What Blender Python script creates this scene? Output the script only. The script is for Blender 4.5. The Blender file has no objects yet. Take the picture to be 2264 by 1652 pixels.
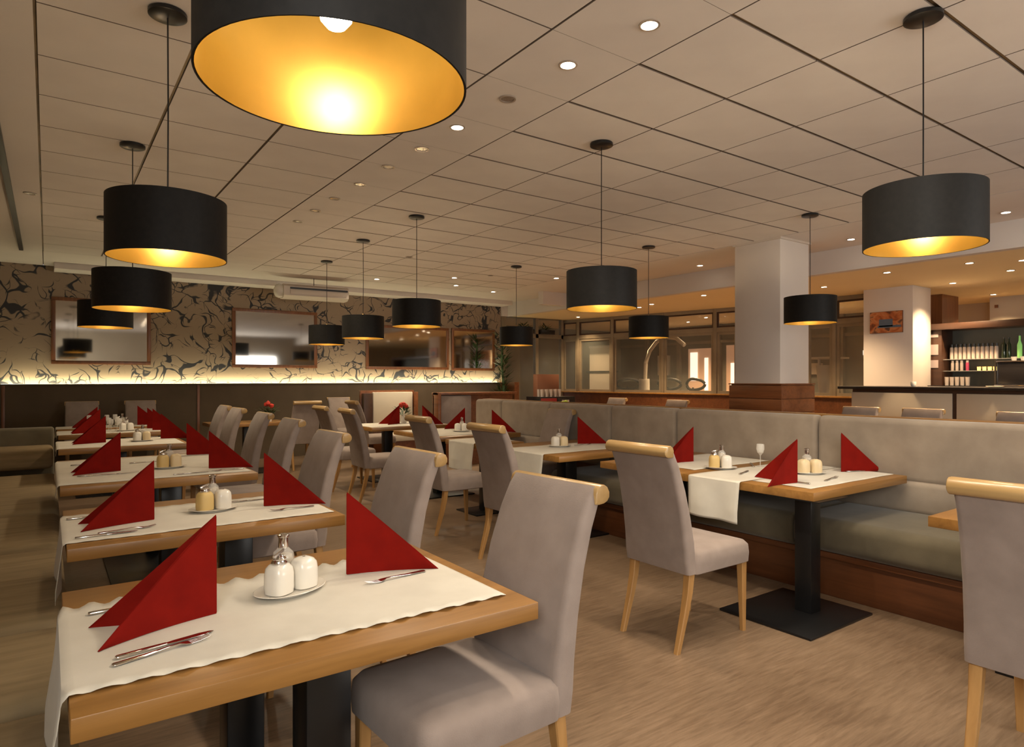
import bpy, bmesh, math, random
from mathutils import Vector, Matrix
random.seed(7)
R = math.radians; PI = math.pi
sc = bpy.context.scene
C = bpy.data.collections.new('restaurant'); sc.collection.children.link(C)

# ------------------------------------------------------------------ camera, light, exposure
cam = bpy.data.cameras.new('camera'); co = bpy.data.objects.new('camera', cam); C.objects.link(co)
cam.sensor_width = 36; cam.lens = 36 * 1440 / 2264
co.location = (0, 0, 1.40); co.rotation_euler = (R(90), 0, R(-35.5))
cam.shift_y = 12 / 2264; cam.clip_start = .02
sc.camera = co
sc.view_settings.view_transform = 'Standard'; sc.view_settings.look = 'None'
sc.view_settings.gamma = 1; sc.view_settings.use_curve_mapping = False
sc.view_settings.exposure = 1.36
w = bpy.data.worlds.new('world'); sc.world = w; w.use_nodes = True
w.node_tree.nodes['Background'].inputs[0].default_value = (.45, .42, .42, 1)
w.node_tree.nodes['Background'].inputs[1].default_value = .25
sc.cycles.max_bounces = 7; sc.cycles.diffuse_bounces = 4; sc.cycles.glossy_bounces = 4
sc.cycles.transmission_bounces = 6; sc.cycles.transparent_max_bounces = 12
sc.cycles.sample_clamp_indirect = 4.0; sc.cycles.caustics_reflective = False; sc.cycles.caustics_refractive = False
sc.cycles.use_denoising = True

def area(name, loc, rot, sx, sy, e, col):
    l = bpy.data.lights.new(name, 'AREA'); l.shape = 'RECTANGLE'; l.size = sx; l.size_y = sy
    l.energy = e; l.color = col
    o = bpy.data.objects.new(name, l); o.location = loc; o.rotation_euler = rot; C.objects.link(o); return o
FILL_COL = (1, .965, .90)
# added fill lights out of view, standing in for daylight from assumed windows
area('window_light', (5.7, -3.35, 1.6), (R(90), 0, 0), 3.8, 1.4, 62, FILL_COL)
area('window_light_left', (-.70, -1.3, 1.75), (R(66), 0, R(-90)), 2.8, 1.5, 92, FILL_COL)

# ------------------------------------------------------------------ materials
def nt(name):
    m = bpy.data.materials.new(name); m.use_nodes = True
    t = m.node_tree; b = t.nodes['Principled BSDF']; return m, t, b
def lk(t, a, b): t.links.new(a, b)
def plain(name, col, rough=.6, metal=0, **kw):
    m, t, b = nt(name); b.inputs['Base Color'].default_value = (*col, 1)
    b.inputs['Roughness'].default_value = rough; b.inputs['Metallic'].default_value = metal
    for k, v in kw.items(): b.inputs[k].default_value = v
    return m
def coords(t, scale=(1, 1, 1), kind='Object'):
    tc = t.nodes.new('ShaderNodeTexCoord'); mp = t.nodes.new('ShaderNodeMapping')
    mp.inputs['Scale'].default_value = scale; lk(t, tc.outputs[kind], mp.inputs[0]); return mp.outputs[0]
def noise(t, co_, scale, detail=3, dist=0, rough=.5):
    n = t.nodes.new('ShaderNodeTexNoise'); n.inputs['Scale'].default_value = scale
    n.inputs['Detail'].default_value = detail; n.inputs['Distortion'].default_value = dist
    n.inputs['Roughness'].default_value = rough
    lk(t, co_, n.inputs['Vector']); return n.outputs['Fac']
def ramp(t, fac, stops):
    r = t.nodes.new('ShaderNodeValToRGB'); e = r.color_ramp.elements
    while len(e) < len(stops): e.new(.5)
    for i, (p, c) in enumerate(stops): e[i].position = p; e[i].color = (*c, 1)
    lk(t, fac, r.inputs[0]); return r.outputs[0]
def bump(t, b, h, s=.3, d=.01):
    n = t.nodes.new('ShaderNodeBump'); n.inputs['Strength'].default_value = s; n.inputs['Distance'].default_value = d
    lk(t, h, n.inputs['Height']); lk(t, n.outputs[0], b.inputs['Normal'])
def noisy(name, c1, c2, scale, rough=.8, sc3=(1, 1, 1), bs=.2, bd=.004, fine=None, sheen=0, metal=0, coat=0):
    m, t, b = nt(name); v = coords(t, sc3)
    n = noise(t, v, scale, 4); lk(t, ramp(t, n, [(.3, c1), (.7, c2)]), b.inputs['Base Color'])
    b.inputs['Roughness'].default_value = rough; b.inputs['Metallic'].default_value = metal
    if coat: b.inputs['Coat Weight'].default_value = coat; b.inputs['Coat Roughness'].default_value = .25
    if sheen: b.inputs['Sheen Weight'].default_value = sheen; b.inputs['Sheen Roughness'].default_value = .5
    bump(t, b, noise(t, v, fine or scale * 4, 3), bs, bd); return m
def wood(name, c1, c2, axis=0, rough=.38, scale=1.0, coat=.15):
    m, t, b = nt(name); s = [26 * scale] * 3; s[axis] = 1.6 * scale
    v = coords(t, tuple(s)); n = noise(t, v, 1.0, 5, .6, .6)
    s2 = [5 * scale] * 3; s2[axis] = .5 * scale
    v2 = coords(t, tuple(s2)); n2 = noise(t, v2, 1.0, 3, 1.2)
    mx = t.nodes.new('ShaderNodeMath'); mx.operation = 'ADD'; lk(t, n, mx.inputs[0]); lk(t, n2, mx.inputs[1])
    hf = t.nodes.new('ShaderNodeMath'); hf.operation = 'MULTIPLY'; hf.inputs[1].default_value = .5; lk(t, mx.outputs[0], hf.inputs[0])
    mid = tuple((a + d) / 2 for a, d in zip(c1, c2))
    lk(t, ramp(t, hf.outputs[0], [(.35, c1), (.5, mid), (.65, c2)]), b.inputs['Base Color'])
    b.inputs['Roughness'].default_value = rough; b.inputs['Coat Weight'].default_value = coat; b.inputs['Coat Roughness'].default_value = .3
    bump(t, b, n, .12, .002); return m
def emit(name, col, s):
    m, t, b = nt(name); b.inputs['Base Color'].default_value = (*col, 1)
    b.inputs['Emission Color'].default_value = (*col, 1); b.inputs['Emission Strength'].default_value = s; return m
def glass(name, col=(1, 1, 1), rough=.02, alpha=.25):
    m, t, b = nt(name)     # thin glass: a clear sheet with mirror-like sheen
    b.inputs['Base Color'].default_value = (*col, 1); b.inputs['Roughness'].default_value = rough
    b.inputs['Alpha'].default_value = alpha; b.inputs['Specular IOR Level'].default_value = .9
    b.inputs['Coat Weight'].default_value = .6; b.inputs['Coat Roughness'].default_value = .03; return m

M = {}
M['fabric'] = noisy('taupe_velour', (.235, .185, .158), (.29, .232, .20), 9, .9, fine=260, bs=.25, bd=.002, sheen=.1)
M['bench'] = noisy('bench_velour', (.29, .235, .18), (.37, .305, .235), 6, .9, fine=240, bs=.25, bd=.002, sheen=.25)
M['seatgreen'] = noisy('bench_seat_velour', (.095, .078, .046), (.14, .116, .070), 5, .88, fine=240, bs=.25, bd=.002, sheen=.2)
M['leftseat'] = noisy('banquette_cloth', (.20, .145, .072), (.28, .205, .11), 3, .85, sc3=(1, 8, 8), bs=.2, bd=.003)
M['oak'] = wood('oak_x', (.20, .092, .020), (.36, .178, .046), 0)
M['oakedge'] = wood('oak_y', (.20, .092, .020), (.36, .178, .046), 1)
M['oakleg'] = wood('oak_leg', (.34, .175, .055), (.48, .27, .095), 2, .42)
M['rail'] = wood('oak_rail', (.33, .20, .075), (.47, .31, .13), 1, .30, coat=.4)
M['walnut'] = wood('red_brown_wood', (.13, .042, .014), (.25, .088, .030), 1, .4)
M['walnutz'] = wood('brown_wood_upright', (.12, .042, .014), (.23, .085, .03), 2, .4)
M['basewood'] = wood('bench_base_wood', (.075, .024, .008), (.15, .052, .018), 1, .36)
M['darkwood'] = wood('dark_wood', (.035, .014, .007), (.065, .027, .013), 1, .45)
M['black'] = plain('black_powder_coat', (.006, .006, .0065), .32)
M['blackrim'] = plain('dark_steel_edge', (.05, .05, .05), .3, .8)
M['shade'] = noisy('anthracite_shade', (.011, .0105, .010), (.015, .014, .013), 40, .55, fine=500, bs=.08, bd=.001)
M['shade'].node_tree.nodes['Principled BSDF'].inputs['Specular IOR Level'].default_value = .16
M['gold'] = noisy('gold_lining', (.27, .158, .024), (.33, .195, .034), 6, .31, fine=30, bs=.05, bd=.002, metal=.6)
M['bulb'] = emit('bulb_glow', (1.0, .78, .50), 75)
M['brass'] = plain('brass', (.7, .45, .15), .3, 1)
M['steel'] = plain('polished_steel', (.62, .58, .54), .16, 1)
M['chrome'] = plain('chrome', (.75, .72, .70), .12, 1)
M['cloth'] = noisy('ivory_cloth', (.57, .535, .455), (.64, .605, .52), 7, .85, fine=420, bs=.12, bd=.0015, sheen=.1)
M['napkin'] = noisy('red_napkin', (.165, .005, .0025), (.205, .0065, .003), 14, .9, fine=500, bs=.15, bd=.001)
M['napkin'].node_tree.nodes['Principled BSDF'].inputs['Specular IOR Level'].default_value = .12
M['china'] = plain('white_china', (.74, .70, .62), .22)
M['clearglass'] = glass('table_glass', (.9, .88, .82), .05, .3)
M['mustard'] = plain('oil_and_spice', (.62, .44, .17), .5)
M['ceil'] = noisy('ceiling_tile_face', (.66, .605, .565), (.71, .655, .61), 3, .85, fine=120, bs=.06, bd=.002)
M['ceilplain'] = noisy('ceiling_plaster', (.66, .605, .565), (.71, .655, .61), 1.2, .85, fine=60, bs=.05, bd=.002)
M['warmceil'] = noisy('bar_ceiling_paint', (.86, .70, .42), (.90, .74, .45), 1.2, .8, fine=60, bs=.04, bd=.002)  # yellow carries the warm downlight colour, painted into the ceiling
M['void'] = plain('ceiling_void', (.13, .095, .065), .9)
M['tileedge'] = plain('tile_edge', (.20, .155, .12), .9)  # tile sides darkened in colour so the joints look shaded
M['grid'] = noisy('grid_bar', (.13, .095, .06), (.30, .21, .11), 4, .45, metal=.4, bs=.05)
M['column'] = noisy('column_paint', (.68, .615, .56), (.73, .665, .605), 1.0, .7, fine=80, bs=.05, bd=.002)
M['cream'] = noisy('cream_paint', (.45, .38, .285), (.50, .43, .325), 1.5, .6, bs=.05)
M['brownpanel'] = noisy('brown_upholstered_panel', (.085, .060, .034), (.11, .078, .046), 2.5, .85, fine=150, bs=.15, bd=.002)
M['mirror'] = plain('mirror_glass', (.50, .485, .45), .045, 1)
M['led'] = emit('led_strip_glow', (1.0, .90, .56), 16)
M['down'] = emit('downlight_glow', (1.0, .86, .66), 16)
M['downoff'] = plain('downlight_reflector_off', (.5, .45, .4), .25, .8)
M['ring'] = plain('downlight_ring', (.45, .38, .32), .35, .5)
M['whiteplastic'] = plain('white_plastic', (.62, .54, .46), .45)
M['frame'] = noisy('mullion_paint', (.22, .175, .115), (.28, .225, .15), 4, .5, bs=.05)
M['window'] = glass('window_pane', (.45, .5, .45), .03, .10)
M['sign'] = plain('paper', (.42, .34, .32), .7)
M['green'] = noisy('leaf_green', (.02, .045, .012), (.06, .11, .03), 20, .5)
M['redflower'] = plain('red_petal', (.6, .04, .02), .6)
M['candlered'] = plain('red_wax', (.22, .012, .01), .5)
M['darkbox'] = plain('black_box', (.012, .010, .010), .35)
M['blueglass'] = plain('dim_back_wall', (.10, .10, .085), .6)
M['bottleglass'] = plain('dark_bottle_glass', (.015, .025, .012), .12)
M['jar'] = plain('frosted_jar', (.50, .42, .36), .25)
M['limeglow'] = emit('lit_green_bottle', (.25, .55, .15), .15)  # bottle glass given its own glow in place of backlight
M['amberglow'] = emit('amber_candle_glow', (1.0, .62, .16), .7)
M['pink'] = plain('pink_label', (.45, .05, .12), .5)
M['beigeout'] = noisy('hall_wall_beyond_glass', (.17, .145, .10), (.24, .20, .14), .8, .7, bs=.05)
M['blind'] = noisy('pale_blind', (.55, .48, .36), (.62, .54, .42), 2, .7, bs=.05)
M['shopglow'] = emit('lit_shop_window', (1.0, .86, .68), .5)
M['dim'] = emit('dim_lit_display', (.8, .5, .3), .07)

# floor: vinyl with soft sheen and diagonal grain
m, t, b = nt('taupe_vinyl_floor')
tc = t.nodes.new('ShaderNodeTexCoord'); mp = t.nodes.new('ShaderNodeMapping')
mp.inputs['Rotation'].default_value = (0, 0, R(28)); mp.inputs['Scale'].default_value = (1.8, 20, 1); lk(t, tc.outputs['Object'], mp.inputs[0])
n1 = noise(t, mp.outputs[0], 3.0, 6, .5, .65); n2 = noise(t, tc.outputs['Object'], 1.1, 3, .4)
ad = t.nodes.new('ShaderNodeMath'); ad.operation = 'MULTIPLY_ADD'; ad.inputs[1].default_value = .55; lk(t, n1, ad.inputs[0])
m2_ = t.nodes.new('ShaderNodeMath'); m2_.operation = 'MULTIPLY'; m2_.inputs[1].default_value = .45; lk(t, n2, m2_.inputs[0]); lk(t, m2_.outputs[0], ad.inputs[2])
lk(t, ramp(t, ad.outputs[0], [(.38, (.125, .080, .048)), (.5, (.18, .120, .074)), (.62, (.235, .160, .102))]), b.inputs['Base Color'])
b.inputs['Roughness'].default_value = .33; b.inputs['Specular IOR Level'].default_value = .45; bump(t, b, n1, .08, .002); M['floor'] = m

# wallpaper: calligraphic dark scrolls printed on taupe paper
m, t, b = nt('scroll_wallpaper')
v = coords(t, (1, 1, 1))
def node(kind, **kw):
    n = t.nodes.new(kind)
    for k, v_ in kw.items(): setattr(n, k, v_)
    return n
def fn(op, a, b_=None, c_=None):
    n = node('ShaderNodeMath', operation=op)
    for i, q in enumerate((a, b_, c_)):
        if q is None: continue
        if isinstance(q, (int, float)): n.inputs[i].default_value = q
        else: lk(t, q, n.inputs[i])
    return n.outputs[0]
def warped(seed, amp, sc_):
    mpp = node('ShaderNodeMapping'); mpp.inputs['Location'].default_value = (seed, 0, seed * 1.7); lk(t, v, mpp.inputs[0])
    nz = node('ShaderNodeTexNoise'); nz.inputs['Scale'].default_value = sc_; nz.inputs['Detail'].default_value = 1.5; lk(t, mpp.outputs[0], nz.inputs['Vector'])
    sub = node('ShaderNodeVectorMath', operation='SUBTRACT'); sub.inputs[1].default_value = (.5, .5, .5); lk(t, nz.outputs['Color'], sub.inputs[0])
    sca = node('ShaderNodeVectorMath', operation='SCALE'); sca.inputs['Scale'].default_value = amp; lk(t, sub.outputs[0], sca.inputs[0])
    add = node('ShaderNodeVectorMath', operation='ADD'); lk(t, mpp.outputs[0], add.inputs[0]); lk(t, sca.outputs[0], add.inputs[1])
    return add.outputs[0], mpp.outputs[0]
def scrolls(seed, cell, width, lo, hi):
    wv, raw = warped(seed, .95, 2.6)
    flat = node('ShaderNodeMapping'); flat.inputs['Scale'].default_value = (1, 0, 1); lk(t, wv, flat.inputs[0])
    vo = node('ShaderNodeTexVoronoi', feature='DISTANCE_TO_EDGE'); vo.inputs['Scale'].default_value = cell; lk(t, flat.outputs[0], vo.inputs['Vector'])
    wn = noise(t, raw, 3.6, 1.5, .4)
    wm = node('ShaderNodeMapRange'); wm.inputs['From Min'].default_value = lo; wm.inputs['From Max'].default_value = hi
    wm.inputs['To Min'].default_value = -.022; wm.inputs['To Max'].default_value = width; lk(t, wn, wm.inputs['Value'])
    d = fn('SUBTRACT', vo.outputs['Distance'], wm.outputs[0])
    mr = node('ShaderNodeMapRange'); mr.inputs['From Min'].default_value = -.004; mr.inputs['From Max'].default_value = .016; lk(t, d, mr.inputs['Value'])
    return mr.outputs[0]
k1 = scrolls(3.1, 3.0, .070, .38, .70); k2 = scrolls(17.3, 4.4, .06, .42, .70)
mn = node('ShaderNodeMath', operation='MINIMUM'); lk(t, k1, mn.inputs[0]); lk(t, k2, mn.inputs[1])
lk(t, ramp(t, mn.outputs[0], [(0, (.030, .031, .038)), (1, (.34, .26, .185))]), b.inputs['Base Color'])
b.inputs['Roughness'].default_value = .7; M['paper'] = m

# ------------------------------------------------------------------ mesh helpers
def add_box(bm, x0, x1, y0, y1, z0, z1, bev=0, seg=2):
    vs = [bm.verts.new((x, y, z)) for x in (x0, x1) for y in (y0, y1) for z in (z0, z1)]
    fs = [(0, 1, 3, 2), (4, 6, 7, 5), (0, 4, 5, 1), (2, 3, 7, 6), (0, 2, 6, 4), (1, 5, 7, 3)]
    f = [bm.faces.new([vs[i] for i in q]) for q in fs]
    if bev:
        es = set(e for q in f for e in q.edges)
        bmesh.ops.bevel(bm, geom=list(es), offset=bev, segments=seg, affect='EDGES', profile=.5)
def add_lathe(bm, prof, n=24, c=(0, 0, 0), cap0=True, cap1=True):
    rings = []
    for r_, z in prof:
        rings.append([bm.verts.new((c[0] + r_ * math.cos(2 * PI * i / n), c[1] + r_ * math.sin(2 * PI * i / n), c[2] + z)) for i in range(n)])
    for a, b_ in zip(rings, rings[1:]):
        for i in range(n): bm.faces.new((a[i], a[(i + 1) % n], b_[(i + 1) % n], b_[i]))
    if cap0: bm.faces.new(rings[0][::-1])
    if cap1: bm.faces.new(rings[-1])
def add_loft(bm, rings, cap=True, closed=True):
    rr = [[bm.verts.new(p) for p in r_] for r_ in rings]; n = len(rr[0])
    for a, b_ in zip(rr, rr[1:]):
        for i in range(n if closed else n - 1): bm.faces.new((a[i], a[(i + 1) % n], b_[(i + 1) % n], b_[i]))
    if cap: bm.faces.new(rr[0][::-1]); bm.faces.new(rr[-1])
def add_tube(bm, pts, r_, n=8):
    pts = [Vector(p) for p in pts]; rings = []
    for i, p in enumerate(pts):
        d = (pts[min(i + 1, len(pts) - 1)] - pts[max(i - 1, 0)]).normalized()
        u = d.cross(Vector((0, 0, 1)) if abs(d.z) < .9 else Vector((1, 0, 0))).normalized(); v_ = d.cross(u)
        rd = r_[i] if isinstance(r_, (list, tuple)) else r_
        rings.append([p + rd * (math.cos(2 * PI * k / n) * u + math.sin(2 * PI * k / n) * v_) for k in range(n)])
    add_loft(bm, rings)
def rrect(hx, hy, rad, n=4):
    out = []
    for cx, cy, a0 in ((hx - rad, hy - rad, 0), (-hx + rad, hy - rad, 90), (-hx + rad, -hy + rad, 180), (hx - rad, -hy + rad, 270)):
        for k in range(n + 1):
            a = R(a0 + 90 * k / n); out.append((cx + rad * math.cos(a), cy + rad * math.sin(a)))
    return out
def obj(name, bm, mat, parent=None, smooth=False, loc=None):
    bmesh.ops.recalc_face_normals(bm, faces=bm.faces)
    me = bpy.data.meshes.new(name); bm.to_mesh(me); bm.free()
    me.materials.append(mat)
    if smooth:
        for p in me.polygons: p.use_smooth = True
        try: me.set_sharp_from_angle(angle=R(42))
        except Exception: pass
    o = bpy.data.objects.new(name, me); C.objects.link(o)
    if parent: o.parent = parent
    if loc: o.location = loc
    return o
def box(name, mat, b6, parent=None, bev=0, seg=2):
    bm = bmesh.new(); add_box(bm, *b6, bev=bev, seg=seg); return obj(name, bm, mat, parent, smooth=bev > 0)
def cbox(name, mat, c, s, parent=None, bev=0, rz=0):        # a box about its own centre
    o = box(name, mat, (-s[0] / 2, s[0] / 2, -s[1] / 2, s[1] / 2, -s[2] / 2, s[2] / 2), parent, bev)
    o.location = c; o.rotation_euler = (0, 0, rz); return o
def struct(o): o['kind'] = 'structure'; return o
def tag(o, label, cat, group=None):
    o['label'] = label; o['category'] = cat
    if group: o['group'] = group
    return o
def thing(name, label, cat, loc=(0, 0, 0), rz=0, group=None):
    o = bpy.data.objects.new(name, None); o.empty_display_size = .1; C.objects.link(o)
    o.location = loc; o.rotation_euler = (0, 0, rz); return tag(o, label, cat, group)
used = {}
def dup(src, loc, rz, label, group=None):
    """first call moves the prototype itself, later calls copy it with its parts and sub-parts"""
    if src.name not in used:
        used[src.name] = 1; r_ = src
    else:
        r_ = src.copy(); C.objects.link(r_)
        for ch in list(src.children):
            c = ch.copy(); C.objects.link(c); c.parent = r_
            for g in ch.children:
                d = g.copy(); C.objects.link(d); d.parent = c
    r_.location = loc; r_.rotation_euler = (0, 0, rz); r_['label'] = label
    if group: r_['group'] = group
    return r_
def piece(src, parent, loc, name=None):
    c = src.copy(); c.name = name or src.name; C.objects.link(c); c.parent = parent; c.location = loc; return c

# ------------------------------------------------------------------ room shell
XL, XR, YF, YB, H, HL = -.75, 14.0, -3.5, 12.0, 3.10, 2.80
struct(box('floor', M['floor'], (XL - .1, XR + .1, YF - .1, YB + 2.1, -.1, 0)))
wb = struct(box('wall_back', M['paper'], (XL, 8.25, YB, YB + .12, 0, H)))
struct(box('wall_left', M['cream'], (XL - .12, XL, YF, YB + .12, 0, H)))
struct(box('wall_right', M['cream'], (XR, XR + .12, YF, 5.3, 0, H)))
struct(box('wall_far_right', M['beigeout'], (XR, XR + .12, 5.3, YB + 2.1, 0, H)))
struct(box('wall_far_back', M['beigeout'], (8.0, XR, YB + 2, YB + 2.1, 0, H)))
wf = struct(box('wall_front', M['cream'], (XL, XR, YF - .12, YF, 0, H)))
for i, (a, bb) in enumerate(((3.8, 7.6),)):
    wn = struct(box('window_%d' % (i + 3), M['window'], (a, bb, YF + .002, YF + .012, .9, 2.3)))  # added window, never in view, to go with the front fill light
    for x in (a, (a + bb) / 2, bb): box('window_frame', M['frame'], (x - .03, x + .03, YF + .001, YF + .06, .86, 2.34), wn)
    for z in (.86, 2.3): box('window_frame', M['frame'], (a, bb, YF + .001, YF + .05, z, z + .04), wn)

wn = struct(box('window_4', M['window'], (XL + .002, XL + .012, -2.7, .1, .9, 2.5)))  # added window, never in view, to go with the left fill light
for y in (-2.7, -1.3, .1): box('window_frame', M['frame'], (XL + .001, XL + .05, y - .03, y + .03, .86, 2.54), wn)
for z in (.86, 2.5): box('window_frame', M['frame'], (XL + .001, XL + .05, -2.7, .1, z, z + .04), wn)
# ceiling: dropped panels on a grid, a smooth strip with downlights, plain borders
ceil = struct(box('ceiling', M['void'], (XL, 8.4, YF, YB + .1, H + .03, H + .12)))
def tile_mesh(sx, sy, gx, gy, mat):
    bm = bmesh.new(); add_box(bm, -sx / 2 + gx, sx / 2 - gx, -sy / 2 + gy, sy / 2 - gy, 0, .026)
    return bm
XS = [-.05, .61, 1.28, 2.0]; XS2 = [2.6, 3.35, 4.10, 4.86, 5.61, 6.36, 7.11]
PY = .585; Y0 = 1.88 - 7 * PY; NY = 22
cache = {}
def put_tile(x0, x1, j, gx, gy, mat):
    key = (round(x1 - x0, 3), gx, gy)
    dz = 0
    loc = ((x0 + x1) / 2, Y0 + (j + .5) * PY, H + dz)
    if key not in cache:
        o = obj('ceiling_tile', tile_mesh(x1 - x0, PY, gx, gy, mat), mat, ceil); o.location = loc; cache[key] = o
        o.data.materials.append(M['tileedge'])
        for p in o.data.polygons: p.material_index = 0 if abs(p.normal.z) > .5 else 1
    else: piece(cache[key], ceil, loc, 'ceiling_tile')
for j in range(NY):
    if Y0 + (j + 1) * PY > 11.3: break
    jm = j + 1
    for a, bb in zip(XS, XS[1:]): put_tile(a, bb, j, .009, .0045, M['ceil'])
    for a, bb in zip(XS2, XS2[1:]): put_tile(a, bb, j, .0045, .011, M['ceil'])
    put_tile(2.0, 2.6, j, .004, .0012, M['ceil'])
YE = Y0 + jm * PY - (PY if Y0 + jm * PY > 11.3 else 0)
bm = bmesh.new()
for x in XS[:3]: add_box(bm, x - .007, x + .007, Y0, YE, H + .012, H + .028)
for j in range(jm + 1): add_box(bm, 2.6, 7.11, Y0 + j * PY - .009, Y0 + j * PY + .009, H + .010, H + .028)
g = obj('grid_bar', bm, M['grid'], ceil); g['kind'] = 'stuff'
box('plain_panel', M['ceilplain'], (XL, -.055, YF, YB, H, H + .03), ceil)
box('plain_panel', M['ceilplain'], (-.045, 8.4, YE + .004, YB, H, H + .03), ceil)
box('plain_panel', M['ceilplain'], (7.125, 8.4, YF, YE, H, H + .03), ceil)
box('plain_panel', M['ceilplain'], (-.045, 7.11, YF, Y0 - .004, H, H + .03), ceil)
struct(box('trim_1', M['ceilplain'], (.08, 8.25, 11.55, YB, H - .09, H)))
struct(box('trim_2', M['ceilplain'], (8.4, 8.52, YF, YB + 2, HL, H + .1)))                    # bulkhead
struct(box('ceiling_bar', M['warmceil'], (8.52, XR, YF, YB + 2, HL, HL + .1)))
struct(box('trim_3', M['ceilplain'], (7.80, 8.40, 9.9, 10.05, HL + .05, H)))

# black curtain rail on the ceiling
t_ = tag(box('curtain_rail', M['black'], (-.30, -.255, -1.0, 10.6, H - .03, H)), 'long black rail fixed to the ceiling at the far left edge of the room', 'rail')

# downlights
def downlight(on):
    r_ = thing('downlight', 'x', 'downlight')
    bm = bmesh.new(); add_lathe(bm, [(.052, .0), (.052, -.006), (.040, -.006), (.040, .0)], 24, cap0=False, cap1=False); obj('trim_ring', bm, M['ring'], r_, True)
    bm = bmesh.new(); add_lathe(bm, [(.040, -.001), (.036, -.003)], 20); obj('lens', bm, M['down'] if on else M['downoff'], r_)
    return r_
don = downlight(True); doff = downlight(False)
strip = [(2.35, 2.16, 1), (2.29, 2.69, 1), (2.27, 3.23, 0), (2.25, 3.79, 1), (2.25, 4.30, 0), (2.22, 4.82, 0), (2.22, 5.40, 0), (2.20, 5.96, 0), (2.2, 6.5, 0), (2.2, 7.06, 0)]
ords = ['nearest', 'second', 'third', 'fourth', 'fifth', 'sixth', 'seventh', 'eighth', 'ninth', 'tenth']
nth = ['first'] + ords[1:] + ['eleventh', 'twelfth', 'thirteenth', 'fourteenth', 'fifteenth', 'sixteenth', 'seventeenth', 'eighteenth', 'nineteenth', 'twentieth', 'twenty-first', 'twenty-second', 'twenty-third', 'twenty-fourth']
for i, (x, y, on) in enumerate(strip):
    st = 'glowing' if on else 'unlit'
    dup(don if on else doff, (x, y, H - .001), 0, f'{st} round downlight, {ords[i]} in the smooth ceiling strip between the tiles', 'downlights in the smooth ceiling strip')
for x, y, on in ((-.13, 7.41, 0), (4.56, 10.35, 1), (5.56, 9.46, 1), (6.04, 10.22, 1), (7.07, 10.54, 1), (4.1, 8.21, 0), (5.92, 8.9, 0), (6.98, 8.5, 1)):
    lab = {(-.13): 'faint downlight in the ceiling edge left of the tiled field'}.get(x, ('small lit' if on else 'small unlit') + ' downlight in the tiled ceiling towards the wallpapered wall, ' + {4.56: 'leftmost lit one', 5.56: 'second lit from the left', 6.04: 'third lit from the left', 7.07: 'fourth lit from the left', 6.98: 'rightmost lit one', 4.1: 'left one', 5.92: 'right one'}.get(x, ''))
    dup(don if on else doff, (x, y, (H - .001)), 0, lab, 'downlights over the far end of the dining room')
for x, y in ((2.38, 1.55), (2.42, .95), (2.46, .3), (4.6, .2), (4.3, 1.75)):    # strip continued out of view; off-strip beams added to brighten the bench tables
    l = bpy.data.lights.new('downlight_beam', 'SPOT'); l.energy = 34; l.color = (1, .86, .68); l.spot_size = R(125); l.spot_blend = .9; l.shadow_soft_size = .09
    o = bpy.data.objects.new('downlight_beam', l); o.location = (x, y, H - .02); C.objects.link(o)
    if y < 1.6: dup(don, (x, y, H - .001), 0, 'lit downlight just above the top edge of the view, ' + {1.55: 'first', .95: 'second', .3: 'third', .2: 'over the right-hand chair'}[y], 'downlights above the camera')
for x, y in ((4.56, 10.35), (6.04, 10.22), (7.07, 10.54), (5.56, 9.46), (2.2, 7.06), (2.19, 8.8)):  # last two beams have no lit fixture, added to brighten the far end
    l = bpy.data.lights.new('downlight_beam', 'SPOT'); l.energy = 60; l.color = (1, .82, .58); l.spot_size = R(140); l.spot_blend = .9; l.shadow_soft_size = .05
    o = bpy.data.objects.new('downlight_beam', l); o.location = (x, y, H - .02); C.objects.link(o)
for x, y, on in ((7.95, 2.48, 1), (7.95, 4.05, 1), (7.95, 6.3, 1), (7.95, 8.3, 1)):
    dup(don, (x, y, H - .001), 0, 'small downlight beside the bulkhead, ' + {2.48: 'nearest the right edge', 4.05: 'just right of the column', 6.3: 'just left of the column', 8.3: 'farthest from the camera'}[y], 'downlights beside the bulkhead')
barl = sorted([(8.93, 7.0), (9.3, 6.6), (8.97, 4.1), (9.05, 3.19), (8.85, 2.5), (10.1, 3.1), (10.75, 4.0), (12.9, 5.0), (12.6, 3.4), (9.35, 2.75), (9.4, 8.9), (9.2, 8.4), (11.9, 2.6), (9.6, 5.3), (10.2, 1.8), (12.2, 7.0), (12.2, 9.5), (12.4, 11.5), (12.5, 8.3), (12.8, 10.5), (9.75, 11.1), (12.75, 4.15)], key=lambda p: math.atan2(p[0], p[1]))  # includes downlights added to brighten the hall, the blind and the kitchen wall
for i, (x, y) in enumerate(barl):
    dup(don, (x, y, HL - .001), 0, f'bright downlight in the warm lowered ceiling around the bar, {nth[i]} from the left', 'downlights in the bar ceiling')
    l = bpy.data.lights.new('downlight_beam', 'SPOT'); l.energy = 66 if (x, y) in ((10.1, 3.1), (9.75, 11.1), (8.97, 4.1)) else 118; l.color = (1, .70, .40); l.spot_size = R(112); l.spot_blend = .9; l.shadow_soft_size = .04
    o = bpy.data.objects.new('downlight_beam', l); o.location = (x, y, HL - .02); C.objects.link(o)
for x, y, on in strip:
    if on:
        l = bpy.data.lights.new('downlight_beam', 'SPOT'); l.energy = 30; l.color = (1, .84, .64); l.spot_size = R(120); l.spot_blend = .8; l.shadow_soft_size = .04
        o = bpy.data.objects.new('downlight_beam', l); o.location = (x, y, H - .02); C.objects.link(o)

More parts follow.
